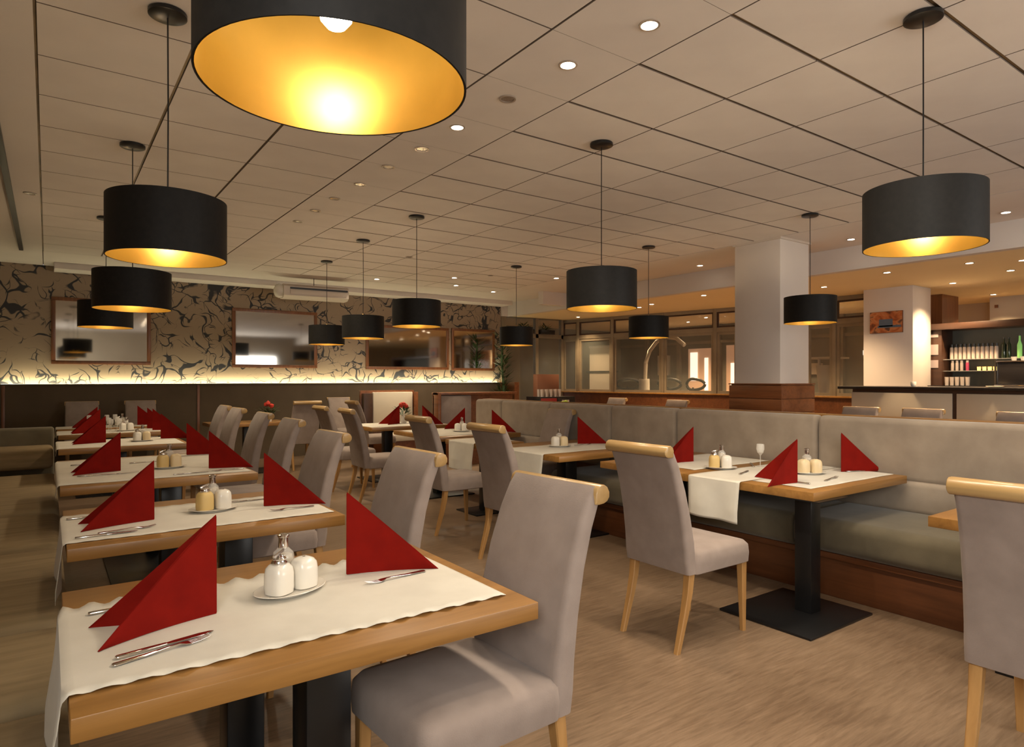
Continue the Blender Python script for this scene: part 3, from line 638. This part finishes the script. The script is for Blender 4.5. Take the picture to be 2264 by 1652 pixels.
# ------------------------------------------------------------------ chairs
def make_chair():
    r_ = thing('dining_chair', 'x', 'chair')          # faces +x
    bm = bmesh.new()                                   # backrest: swept, leaning and curling back at the top
    spine = [(-.225, .395, .036), (-.232, .46, .040), (-.240, .55, .040), (-.262, .68, .037), (-.295, .82, .034), (-.335, .94, .031), (-.372, 1.02, .028), (-.392, 1.05, .022)]
    rings = []
    for i, (x, z, th) in enumerate(spine):
        x1, z1 = spine[min(i + 1, len(spine) - 1)][:2]; x0, z0 = spine[max(i - 1, 0)][:2]
        d = Vector((x1 - x0, 0, z1 - z0)).normalized(); nrm = Vector((d.z, 0, -d.x)); hw = .222 - .014 * (z - .4) / .6
        if i == 0: d = Vector((0, 0, 1)); nrm = Vector((1, 0, 0))
        rings.append([(x + nrm.x * q, p, z + nrm.z * q) for p, q in rrect(hw, th, min(.022, th * .8), 4)])
    add_loft(bm, rings); obj('backrest', bm, M['fabric'], r_, True)
    bm = bmesh.new(); rings = []                       # seat with domed top
    for hx, hy, rad, z, dx in ((.225, .215, .03, .385, 0), (.238, .226, .035, .392, 0), (.243, .230, .04, .44, 0), (.240, .228, .045, .485, 0), (.225, .215, .05, .505, 0), (.18, .17, .05, .517, 0), (.09, .085, .04, .522, 0)):
        rings.append([(x + .022 + dx, y, z) for x, y in rrect(hx, hy, rad, 5)])
    add_loft(bm, rings); obj('seat', bm, M['fabric'], r_, True)
    bm = bmesh.new(); rings = []                       # rolled oak top rail
    prof = [(.026, -.046), (.028, -.016), (.021, .003), (.006, .013), (-.012, .013), (-.027, .004), (-.036, -.012), (-.036, -.028), (-.027, -.040), (-.012, -.046), (.010, -.048)]
    for y, s in ((-.216, .86), (-.212, 1), (.212, 1), (.216, .86)):
        rings.append([(-.392 + x * s, y, 1.052 + z * s) for x, z in prof])
    add_loft(bm, rings); obj('top_rail', bm, M['rail'], r_, True)
    for sy in (-1, 1):
        bm = bmesh.new()
        add_loft(bm, [[(x + .225 + dx, y + sy * .19, z) for x, y in rrect(h_, h_, .004, 1)] for z, h_, dx in ((0, .013, .012), (.2, .017, .006), (.395, .021, 0))]); obj('leg', bm, M['oakleg'], r_, True)
        bm = bmesh.new()
        add_loft(bm, [[(x - .218 + dx, y + sy * .19, z) for x, y in rrect(h_, h_, .004, 1)] for z, h_, dx in ((0, .014, -.095), (.1, .016, -.066), (.2, .018, -.036), (.3, .020, -.012), (.40, .022, 0))]); obj('leg', bm, M['oakleg'], r_, True)
    return r_
ch = make_chair()
def on(y, x): return (x, y, 0)
GL, GM = 'chairs along the left table row', 'chairs on the aisle side of the bench tables'
left_ch = [(1.02, 1.70, 3), (1.04, 2.77, 2), (1.10, 4.06, 3), (1.30, 5.55, 2), (1.38, 6.75, 1), (1.42, 8.0, 3), (1.45, 8.85, 2)]
lo = ['nearest', 'second', 'third', 'fourth', 'fifth', 'sixth', 'farthest']
for i, (x, y, a) in enumerate(left_ch):
    dup(ch, (x, y, 0), PI + R(a), f'{lo[i]} taupe chair with oak top rail along the left table row', GL)
mid_ch = [((2.92, .74, 1), 'taupe chair seen from behind, cut off by the right edge of the view'),
          ((2.92, 2.40, 0), 'taupe chair with oak legs pulled up to the table with the hanging white runner'),
          ((3.06, 4.09, 2), 'taupe aisle chair behind the nearest left-row chair, at second bench table'),
          ((3.14, 5.32, 0), 'taupe aisle chair at third bench table, its seat seen beyond the second left-row chair'),
          ((3.16, 7.10, -2), 'taupe aisle chair showing thin curved oak legs in the middle of the room'),
          ((3.18, 8.05, 1), 'small taupe chair just left of the thin-legged aisle chair')]
for (x, y, a), lab in mid_ch: dup(ch, (x, y, 0), R(a), lab, GM)
dup(ch, (4.30, 5.62, 0), PI, 'taupe chair with oak rail standing against the bench back, facing the aisle')
far = [((.42, 11.25), -90, 'brown-taupe chair against the panelled wall behind the leftmost red napkins'), ((1.18, 11.25), -90, 'brown-taupe chair against the panelled wall, second from the left'),
       ((3.25, 10.35), 90, 'taupe chair seen square from behind beside the small flower vase'), ((4.35, 11.2), -90, 'dim taupe chair against the panelled wall right of the square-on chair'), ((4.25, 9.7), 0, 'small taupe chair behind the third bench table, in front of the booth')]
for (x, y), a, lab in far: dup(ch, (x, y, 0), R(a), lab)
for (x, y), lab in (((7.9, 8.35), 'chair rail over the bench, leftmost before the glazed partition'), ((7.85, 6.95), 'chair beyond the bench, left of the column, right of the flower glass'),
                    ((7.62, 3.95), 'pale lit chair beyond the bench just right of the column'), ((7.7, 3.3), 'lit chair beyond the bench in front of the bar counter'), ((7.6, 2.35), 'lit chair beyond the bench at the right edge before the bar')):
    dup(ch, (x - .02, y, 0), PI, lab)

# booth and white-backed bench before the panelled wall
bo = thing('booth_seat', 'booth seat with mauve upholstery and red-brown wooden frame by the panelled wall', 'booth', (5.9, 9.6, 0))
box('upholstery', M['fabric'], (-.55, .05, -.06, .06, .42, 1.12), bo, .02); box('frame', M['walnut'], (-.62, -.57, -.10, .10, 0, 1.17), bo, .005); box('frame', M['walnut'], (-.62, 1.0, .06, .12, .25, 1.13), bo, .005)
box('top_rail', M['walnut'], (-.62, 1.0, -.08, .14, 1.13, 1.17), bo, .005); box('seat', M['fabric'], (-.57, 1.0, -.55, -.06, .35, .48), bo, .03); box('base', M['walnut'], (-.57, 1.0, -.5, .06, 0, .35), bo)
wbn = thing('cream_bench', 'cream high-backed bench with red-brown frame before the panelled wall', 'bench', (4.95, 10.6, 0))
box('back_panel', M['blind'], (-.38, .38, -.07, .0, .5, 1.17), wbn, .015); box('frame', M['walnut'], (-.58, .44, .0, .06, .1, 1.20), wbn, .004); box('frame', M['walnut'], (.40, .46, -.12, .0, 0, 1.17), wbn, .004); box('frame', M['darkwood'], (-.56, -.40, -.10, .0, 0, 1.15), wbn, .004)
box('seat', M['blind'], (-.40, .40, -.50, -.07, .34, .46), wbn, .02); box('base', M['walnut'], (-.38, .38, -.46, .05, 0, .34), wbn)

# ------------------------------------------------------------------ tables
TZ = .75
def table(x0, x1, y0, y1, lab, posts, base=None, thin=.05, group=None):
    cx, cy = (x0 + x1) / 2, (y0 + y1) / 2
    r_ = thing('dining_table', lab, 'table', (cx, cy, 0), 0, group)
    box('tabletop', M['oak'], (x0 - cx, x1 - cx, y0 - cy, y1 - cy, TZ - thin, TZ), r_, .003)
    for px_, py_, hw in posts:
        box('post', M['black'], (px_ - cx - hw, px_ - cx + hw, py_ - cy - hw, py_ - cy + hw, .012, TZ - thin - .006), r_, .004)
        box('top_plate', M['black'], (px_ - cx - .16, px_ - cx + .16, py_ - cy - .16, py_ - cy + .16, TZ - thin - .006, TZ - thin), r_)
    b4 = base or (posts[0][0] - .33, posts[0][0] + .33, posts[0][1] - .29, posts[0][1] + .29)
    box('base_plate', M['black'], (b4[0] - cx, b4[1] - cx, b4[2] - cy, b4[3] - cy, 0, .014), r_, .003)
    return r_
GT = 'oak tables of the left row'
table(.035, 1.165, 1.50, 2.41, 'nearest oak table, filling the lower left, with scalloped white runner', [(.62, 1.78, .062), (.50, 2.17, .055)], (.2, .98, 1.62, 2.33), group=GT)
table(.06, 1.16, 3.00, 3.90, 'second oak table of the left row', [(.76, 3.42, .065)], group=GT)
table(.06, 1.19, 4.70, 6.28, 'third oak table of the left row, the longer double one', [(.70, 5.1, .065), (.7, 5.95, .06)], (.35, 1.0, 4.85, 6.15), group=GT)
table(.08, 1.17, 7.25, 8.25, 'fourth oak table of the left row', [(.6, 7.75, .06)], group=GT)
table(.10, 1.20, 9.05, 9.85, 'fifth oak table of the left row', [(.6, 9.45, .06)], group=GT)
table(.10, 1.20, 10.15, 10.75, 'farthest oak table of the left row', [(.6, 10.45, .06)], group=GT)
GMT = 'oak tables along the bench'
table(3.55, 4.70, 2.02, 3.78, 'oak table with the hanging white runner on a square black pedestal', [(3.71, 2.15, .052), (3.9, 3.3, .05)], (3.31, 3.98, 1.90, 2.48), group=GMT)
table(3.40, 4.62, .50, 1.37, 'bare oak table corner at the right edge behind the cut-off chair', [(4.0, .9, .06)], group=GMT)
table(3.48, 4.66, 4.20, 5.30, 'second oak bench table, beyond the chair with the white runner beside it', [(3.86, 4.55, .065)], group=GMT)
table(3.50, 4.02, 5.42, 6.15, 'third oak bench table, with draped white runner between two aisle chairs', [(3.8, 5.8, .055)], (3.55, 4.05, 5.6, 6.0), group=GMT)
table(3.55, 4.66, 6.35, 7.55, 'fourth oak bench table, holding two red napkins', [(3.9, 7.0, .06)], group=GMT)
table(3.50, 4.7, 8.1, 9.0, 'small oak table at the far end of the aisle, beside the thin-legged chair', [(3.9, 8.5, .06)], group=GMT)
table(1.9, 3.0, 10.0, 10.7, 'far oak table with a flower vase before the panelled wall', [(2.45, 10.3, .06)])
for (y, nm) in ((8.2, 'left'), (6.7, 'middle'), (2.9, 'right')):
    table(6.2, 7.3, y - .4, y + .4, f'oak table hidden mostly by the bench back, {nm} of three beyond it', [(6.7, y, .06)])

# cloths -----------------------------------------------------------------
def runner(lab, x0, x1, y0, y1, hangL=0, hangR=0, scallop=0, ox=0, group=None, z=TZ + .0012, tilt=0, rag=0):
    """cloth along X lying on a table and folding over its -X edge (hangL) and +X edge (hangR)"""
    cx, cy = (x0 + x1) / 2, (y0 + y1) / 2
    bm = bmesh.new(); nx, ny = 110, 14
    tot = hangL + (x1 - x0) + hangR; rows = []
    rd = .012
    for i in range(nx + 1):
        s = -hangL + tot * i / nx; row = []
        for j in range(ny + 1):
            tt = j / ny
            wv = scallop * abs(math.sin(s * 42 + .5 * math.sin(s * 9))) if scallop else 0
            y = y0 + wv + (y1 - y0 - 2 * wv) * tt
            Lx = x1 - x0
            if s < 0:
                q = -s; a = min(q / rd, PI / 2); x = x0 - rd * math.sin(a); zz = z - rd * (1 - math.cos(a)) - max(0, q - rd * PI / 2)
                fl = max(0, q - .03); x -= .012 * math.sin(tt * 9 + 1.3) * min(1, fl * 6) + .010 * min(1, fl * 6) + rag * fl * .25; y += .02 * math.sin(tt * 5) * fl - tilt * fl
            elif s > Lx:
                q = s - Lx; a = min(q / rd, PI / 2); x = x1 + rd * math.sin(a); zz = z - rd * (1 - math.cos(a)) - max(0, q - rd * PI / 2)
            else:
                x = x0 + s; zz = z + .0006 * (1 + math.sin(s * 17 + tt * 5))
                if scallop and (j in (0, ny)): zz += scallop * .30 * (1 + math.cos(s * 84 + math.sin(s * 9)))
            row.append(bm.verts.new((x - cx, y - cy, zz)))
        rows.append(row)
    for a, b_ in zip(rows, rows[1:]):
        for j in range(ny): bm.faces.new((a[j], b_[j], b_[j + 1], a[j + 1]))
    o = obj('table_runner', bm, M['cloth'], None, True, (cx, cy, 0))
    sd = o.modifiers.new('thickness', 'SOLIDIFY'); sd.thickness = .0012; sd.offset = 1
    return tag(o, lab, 'tablecloth', group)
GR = 'white runners on the left table row'
runner('scalloped white runner on the nearest table, hanging over its left end', .034, 1.12, 1.585, 2.22, .27, 0, .016, group=GR, rag=.1)
runner('white runner on the second table of the left row', .059, 1.14, 3.09, 3.72, .24, 0, .003, group=GR)
runner('white runner covering the third, longer left table', .059, 1.17, 4.80, 6.20, .08, 0, 0, group=GR)
runner('white cloth over the fourth left-row table', .079, 1.13, 7.29, 8.20, .07, 0, 0, group=GR)
runner('white cloth over the fifth left-row table', .099, 1.17, 9.10, 9.80, .06, 0, 0, group=GR)
runner('white cloth bunched over the farthest left-row table', .099, 1.17, 10.19, 10.70, .12, 0, 0, group=GR)
GB = 'white runners on the bench tables'
runner('white runner crossing the near bench table and hanging low toward the aisle', 3.549, 4.701, 2.50, 2.90, .27, .24, group=GB)
runner('flat white cloth on the near end of the near bench table', 3.66, 4.69, 2.10, 2.49, 0, 0, group=GB)
runner('flat white cloth on the far end of the near bench table', 3.75, 4.66, 3.02, 3.62, 0, 0, group=GB)
runner('white runner hanging to the aisle from the second bench table', 3.479, 4.60, 4.40, 5.0, .30, 0, group=GB)
runner('white runner draped from the third bench table', 3.499, 4.0, 5.55, 6.05, .30, 0, group=GB)
runner('white cloth on the fourth bench table', 3.60, 4.62, 6.45, 7.45, 0, 0, group=GB)
runner('white cloth on the small far table beside the thin-legged chair', 3.52, 4.66, 8.15, 8.95, 0, 0, group=GB)
tag(box('table_mat', M['cloth'], (3.66, 4.1, .9, 1.3, TZ, TZ + .003)), 'small white mat just showing on the bare table at the right edge', 'table mat')

# napkins ------------------------------------------------------------------
def make_napkin(half=18, curl=.03):
    bm = bmesh.new(); Hn, Ln, th = .272, .302, .0022; n = 12
    for sgn in (-1, 1):
        a = R(half) * sgn; u = Vector((math.cos(a), math.sin(a), 0)); nr = Vector((-math.sin(a), math.cos(a), 0))
        for lay in (0, 1):
            off = nr * (.0018 * lay * sgn); grid = []
            for i in range(n + 1):
                s = i / n; h_ = (Hn - .006 * lay) * (1 - s); row = []
                for j in range(7):
                    q = j / 6
                    bow = -sgn * curl * math.sin(PI * min(1, s * 1.02)) * (1 - .7 * q) * .45
                    row.append(u * (Ln * s) + off + nr * (bow + sgn * .004 * math.sin(q * 3) * s) + Vector((0, 0, .0008 + h_ * q)))
                grid.append(row)
            for side in (0, 1):
                g2 = [[bm.verts.new(p + nr * (th * side * .5)) for p in r2] for r2 in grid]
                for A, B in zip(g2, g2[1:]):
                    for j in range(6): bm.faces.new((A[j], B[j], B[j + 1], A[j + 1]))
    # folded spine joining both leaves
    add_tube(bm, [(0, 0, .003), (.0, 0, .13), (0, 0, Hn - .004)], [.0026, .0022, .0012], 6)
    bmesh.ops.remove_doubles(bm, verts=bm.verts, dist=.00005)
    return obj('folded_napkin', bm, M['napkin'], None, True)
nk = tag(make_napkin(), 'x', 'napkin'); nk2 = tag(make_napkin(26), 'x', 'napkin'); nk3 = tag(make_napkin(44), 'x', 'napkin')
GN, GNR = 'red napkins of the left row', 'red napkins on the bench tables'
ZN = TZ + .0035
naps = [(.378, 1.935, 183, 'large red folded napkin at the left end of the nearest table'), (.805, 2.067, -4, 'large red folded napkin at the right end of the nearest table'),
        (.398, 3.39, 181, 'red folded napkin at the left end of the second table'), (.895, 3.42, -4, 'red folded napkin at the right end of the second table'),
        (.418, 5.33, 181, 'red folded napkin at the left end of the third table'), (.95, 5.10, -5, 'red folded napkin at the right end of the third table, nearer of two'),
        (.965, 6.12, -5, 'red folded napkin at the right end of the third table, farther of two'),
        (.483, 7.80, 180, 'red folded napkin at the left end of the fourth table'), (1.0, 7.95, -6, 'red folded napkin at the right end of the fourth table'),
        (.51, 9.30, 180, 'red folded napkin at the left end of the fifth table, nearer of two'), (.54, 9.66, 180, 'red folded napkin at the left end of the fifth table, farther of two'),
        (1.08, 9.32, -4, 'red folded napkin at the right end of the fifth table, nearer of two'), (1.06, 9.68, -10, 'red folded napkin at the right end of the fifth table, farther of two'),
        (.55, 10.4, 178, 'red folded napkin at the left end of the farthest table'), (1.03, 10.5, 10, 'red folded napkin at the right end of the farthest table')]
for x, y, a, lab in naps: dup(nk, (x, y, ZN), R(a), lab, GN)
for x, y, a, lab in ((3.80, 2.27, 134, 'red napkin standing at the front corner of the near bench table'), (4.50, 2.36, -5, 'red napkin on the near bench table beside the bench'),
                     (4.12, 3.33, 134, 'red napkin on the near bench table just behind the chair back'), (4.30, 4.90, -5, 'red napkin on the second bench table left of the chair'),
                     (4.45, 7.30, 150, 'red napkin on the fourth bench table, left of two'), (4.42, 6.62, -20, 'red napkin on the fourth bench table, right of two'),
                     (4.15, 8.62, 185, 'red napkin on the small far table'), (4.35, 8.3, -60, 'red napkin on the small far table, half hidden by a chair back')):
    dup(nk3 if a == 134 else nk2, (x, y, ZN), R(a), lab, GNR)

# cutlery ------------------------------------------------------------------
def sweep_flat(bm, secs):     # secs: x, half width, z centre, half thickness
    add_loft(bm, [[(x, y, z + q) for y, q in rrect(hw, ht, min(hw, ht) * .8, 2)] for x, hw, z, ht in secs])
def make_fork():
    r_ = thing('fork', 'x', 'fork')
    bm = bmesh.new(); sweep_flat(bm, [(-.10, .006, .004, .0016), (-.095, .0095, .004, .0018), (-.03, .0065, .005, .0018), (.02, .0035, .008, .0017), (.045, .004, .008, .0016), (.058, .011, .0055, .0013), (.07, .0125, .004, .0012)]); obj('handle', bm, M['steel'], r_, True)
    for k in range(4):
        y = -.0098 + k * .0065; bm = bmesh.new(); sweep_flat(bm, [(.068, .0022, .004, .0012), (.09, .0018, .0045, .0011), (.112, .0013, .0085, .0008), (.118, .0008, .0105, .0006)]); o = obj('tine', bm, M['steel'], r_, True); o.location = (0, y, 0)
    return r_
def make_knife():
    r_ = thing('knife', 'x', 'knife')
    bm = bmesh.new(); sweep_flat(bm, [(-.11, .006, .004, .003), (-.105, .009, .004, .0035), (-.04, .0075, .004, .0033), (.0, .0055, .004, .0028)]); obj('handle', bm, M['steel'], r_, True)
    bm = bmesh.new(); sweep_flat(bm, [(-.002, .005, .004, .0012), (.02, .009, .004, .001), (.08, .0098, .004, .0008), (.105, .006, .004, .0006), (.113, .001, .004, .0005)]); obj('blade', bm, M['steel'], r_, True); return r_
fk, kn = make_fork(), make_knife(); ZC = TZ + .003
GC = 'cutlery laid on the left row tables'
for src, x, y, a, lab in ((fk, .215, 1.735, 14, 'fork beside the left red napkin on the nearest table, tines to the right'), (kn, .235, 1.775, 12, 'knife lying just behind the fork on the nearest table'),
                          (kn, .20, 2.13, 3, 'knife half hidden behind the left red napkin on the nearest table'), (fk, .93, 1.94, 185, 'fork in front of the right red napkin on the nearest table'),
                          (fk, .27, 3.22, 6, 'fork in front of the left napkin on the second table'), (kn, .20, 3.17, 2, 'knife in front of the left napkin on the second table'), (kn, .18, 3.62, 3, 'knife behind the left napkin on the second table'),
                          (fk, 1.0, 3.27, 182, 'fork in front of the right napkin on the second table'), (kn, .86, 3.62, 0, 'knife behind the right napkin on the second table'),
                          (kn, .27, 5.16, 0, 'knife in front of the left napkin on the third table'), (kn, .25, 5.85, 0, 'knife behind the left napkin on the third table'), (fk, .48, 5.16, 4, 'fork in front of the left napkin on the third table'),
                          (fk, 1.05, 4.93, 182, 'fork in front of the nearer right napkin on the third table'), (kn, .80, 4.9, 4, 'knife at the front edge of the third table'),
                          (kn, .62, 5.75, 0, 'knife lying behind the cruets on the third table')):
    dup(src, (x, y, ZC), R(a), lab, GC)
for src, x, y, a, lab in ((kn, 3.80, 2.30, 95, 'knife beneath the front corner napkin of the near bench table'), (fk, 4.10, 2.22, 10, 'fork beside the cruet plate on the near bench table'),
                          (kn, 4.62, 2.30, -20, 'knife at the foot of the napkin beside the bench'), (kn, 3.90, 2.72, 20, 'knife lying across the hanging runner'), (fk, 4.25, 4.78, 0, 'fork beside the napkin on the second bench table'),
                          (kn, 4.3, 2.93, 40, 'knife behind the cruets on the near bench table')):
    dup(src, (x, y, ZC + .001), R(a), lab, 'cutlery on the bench tables')

# cruets -------------------------------------------------------------------
def oval_plate():
    bm = bmesh.new(); n = 40
    prof = [(.0, .004), (.075, .004), (.088, .006), (.112, .014), (.115, .015), (.113, .0165), (.088, .0095), (.075, .0075), (0.001, .0075)]
    rings = [[(r_ * math.cos(2 * PI * i / n), r_ * .72 * math.sin(2 * PI * i / n), z) for i in range(n)] for r_, z in [(.07, 0), (.075, .001)] + prof[1:]]
    add_loft(bm, rings); return obj('cruet_plate', bm, M['china'], None, True)
cp = tag(oval_plate(), 'x', 'plate')
def bar_lathe(prof, sq=.82):   # slightly square lathe
    pass
def squarish(prof, n=24, p=3.2):
    bm = bmesh.new(); rings = []
    for r_, z in prof:
        ring = []
        for i in range(n):
            a = 2 * PI * i / n; c, s = math.cos(a), math.sin(a); k = (abs(c) ** p + abs(s) ** p) ** (-1 / p); ring.append((r_ * k * c, r_ * k * s, z))
        rings.append(ring)
    add_loft(bm, rings); return bm
def make_shaker(closed, mat):
    r_ = thing('cruet_jar', 'x', 'cruet')
    obj('body', squarish([(.030, 0), (.036, .004), (.0375, .02), (.037, .06), (.034, .078), (.026, .088)] + ([(.014, .093), (.002, .094)] if closed else [(.020, .090)])), mat, r_, True)
    if not closed:
        bm = bmesh.new(); add_lathe(bm, [(.023, .089), (.024, .093), (.020, .100), (.021, .106), (.016, .112), (.004, .113)], 18); obj('lid', bm, M['chrome'], r_, True)
        bm = bmesh.new(); add_tube(bm, [(-.022, 0, .113), (-.006, 0, .118), (.012, .003, .121), (.022, .004, .127)], [.004, .005, .006, .003], 8); obj('lid_lever', bm, M['chrome'], r_, True)
    else:
        bm = bmesh.new(); add_lathe(bm, [(.005, .0938), (.004, .0945)], 8); obj('hole_cap', bm, M['chrome'], r_)
    return r_
def make_oil():
    r_ = thing('oil_bottle', 'x', 'bottle')
    obj('body', squarish([(.026, 0), (.029, .004), (.029, .085), (.026, .105), (.016, .116), (.0135, .120)]), M['clearglass'], r_, True)
    obj('filling', squarish([(.024, .004), (.026, .008), (.026, .085), (.022, .098)]), M['cream'], r_, True)
    bm = bmesh.new(); add_lathe(bm, [(.0145, .118), (.015, .122), (.014, .150), (.0175, .153), (.0175, .158), (.010, .162)], 18); obj('cap', bm, M['chrome'], r_, True); return r_
j1, j2, j3, ol = make_shaker(False, M['china']), make_shaker(True, M['china']), make_shaker(False, M['mustard']), make_oil()
j4 = make_shaker(True, plain('pale_spice_glass', (.70, .56, .34), .3))
sets = [(.60, 2.0, 20, 'on the nearest table', (0, 1)), (.665, 3.46, 8, 'on the second left table', (2, 1)), (.72, 5.30, 5, 'on the third left table', (2, 3)), (.80, 7.75, 0, 'on the fourth left table', (0, 3)),
        (.80, 9.4, 10, 'on the fifth left table', (0, 1)), (.83, 10.4, 0, 'on the farthest left table', (0, 1)), (3.95, 2.95, -50, 'at the far end of the near bench table', (2, 1)), (4.23, 2.44, -30, 'beside the bench on the near bench table', (3, 3)),
        (3.98, 4.80, -20, 'on the second bench table', (1, 3)), (3.86, 5.85, 10, 'on the third bench table', (1, 0)), (4.15, 6.9, -30, 'on the fourth bench table', (1, 1))]
srcs = [j1, j2, j3, j4]; kinds = ['white cruet with silver lid', 'white shaker', 'mustard jar', 'amber glass shaker']
for x, y, a, where, (p, q) in sets:
    ca, sa = math.cos(R(a)), math.sin(R(a))
    def L(dx, dy): return (x + dx * ca - dy * sa, y + dx * sa + dy * ca, ZC + .0075)
    dup(cp, (x, y, ZC), R(a), 'oval white cruet plate ' + where, 'cruet plates')
    dup(srcs[p], L(-.042, -.004), R(a + 10), kinds[p] + ', left on its plate ' + where, 'cruet jars')
    dup(srcs[q], L(.042, -.010), R(a - 5), kinds[q] + ', right on its plate ' + where, 'cruet jars')
    dup(ol, L(.012, .050), R(a), 'oil bottle with chrome cap ' + where, 'oil bottles')
# spare glass, flowers and candle
def wineglass():
    r_ = thing('wine_glass', 'x', 'glass'); bm = bmesh.new(); add_lathe(bm, [(.032, 0), (.032, .002), (.004, .006), (.0035, .08), (.012, .09)], 20); obj('stem', bm, M['clearglass'], r_, True)
    bm = bmesh.new(); add_lathe(bm, [(.006, .088), (.022, .10), (.030, .13), (.027, .165), (.026, .165), (.028, .13), (.02, .102)], 20, cap0=False, cap1=False); obj('bowl', bm, M['clearglass'], r_, True); return r_
wgl = wineglass(); dup(wgl, (4.30, 2.86, ZC), 0, 'slender stemmed glass behind the cruets on the near bench table')
for i in range(4): dup(wgl, (.62 + .1 * (i % 2), 9.15 + .16 * i, ZC), 0, f'stemmed glass on the fifth left table, {nth[i]} from the front', 'stemmed glasses on the fifth left table')
for i in range(4): dup(wgl, (.45 + .1 * i, 10.28 + .07 * (i % 2), ZC), 0, f'stemmed glass on the farthest left table, {nth[i]} from the left', 'stemmed glasses on the farthest left table')
def vase(loc, lab, fm):
    r_ = thing('flower_vase', lab, 'flowers', loc); bm = bmesh.new(); add_lathe(bm, [(.04, 0), (.05, .05), (.035, .10), (.04, .12)], 16); obj('vase', bm, M['china'], r_, True)
    bm = bmesh.new(); foliage(bm, 60, .10, .20, .25, .11); f_ = obj('leaves', bm, M['green'], r_); f_['kind'] = 'stuff'
    for k in range(3):
        bm = bmesh.new(); bmesh.ops.create_icosphere(bm, subdivisions=1, radius=.04)
        for v_ in bm.verts: v_.co *= random.uniform(.8, 1.2)
        o = obj('bloom', bm, fm, r_, True); o.location = (.04 * math.cos(k * 2.1), .04 * math.sin(k * 2.1), .24 + .02 * k)
vase((3.0 - .25, 10.25, TZ), 'small vase with green leaves and red blooms on the far table', M['redflower'])
vase((4.28, 8.75, ZC), 'vase with a bright red flower on the small far aisle table', M['redflower'])
vase((6.8, 8.05, TZ), 'glass with yellow-green flower beyond the bench before the partition', plain('lime_petal', (.5, .6, .08), .6))
bm = bmesh.new(); add_lathe(bm, [(.045, 0), (.045, .16), (.038, .165)], 16); tag(obj('pillar_candle', bm, M['candlered'], None, True, (2.15, 10.35, TZ)), 'dark red pillar candle on the far table before the panelled wall', 'candle')
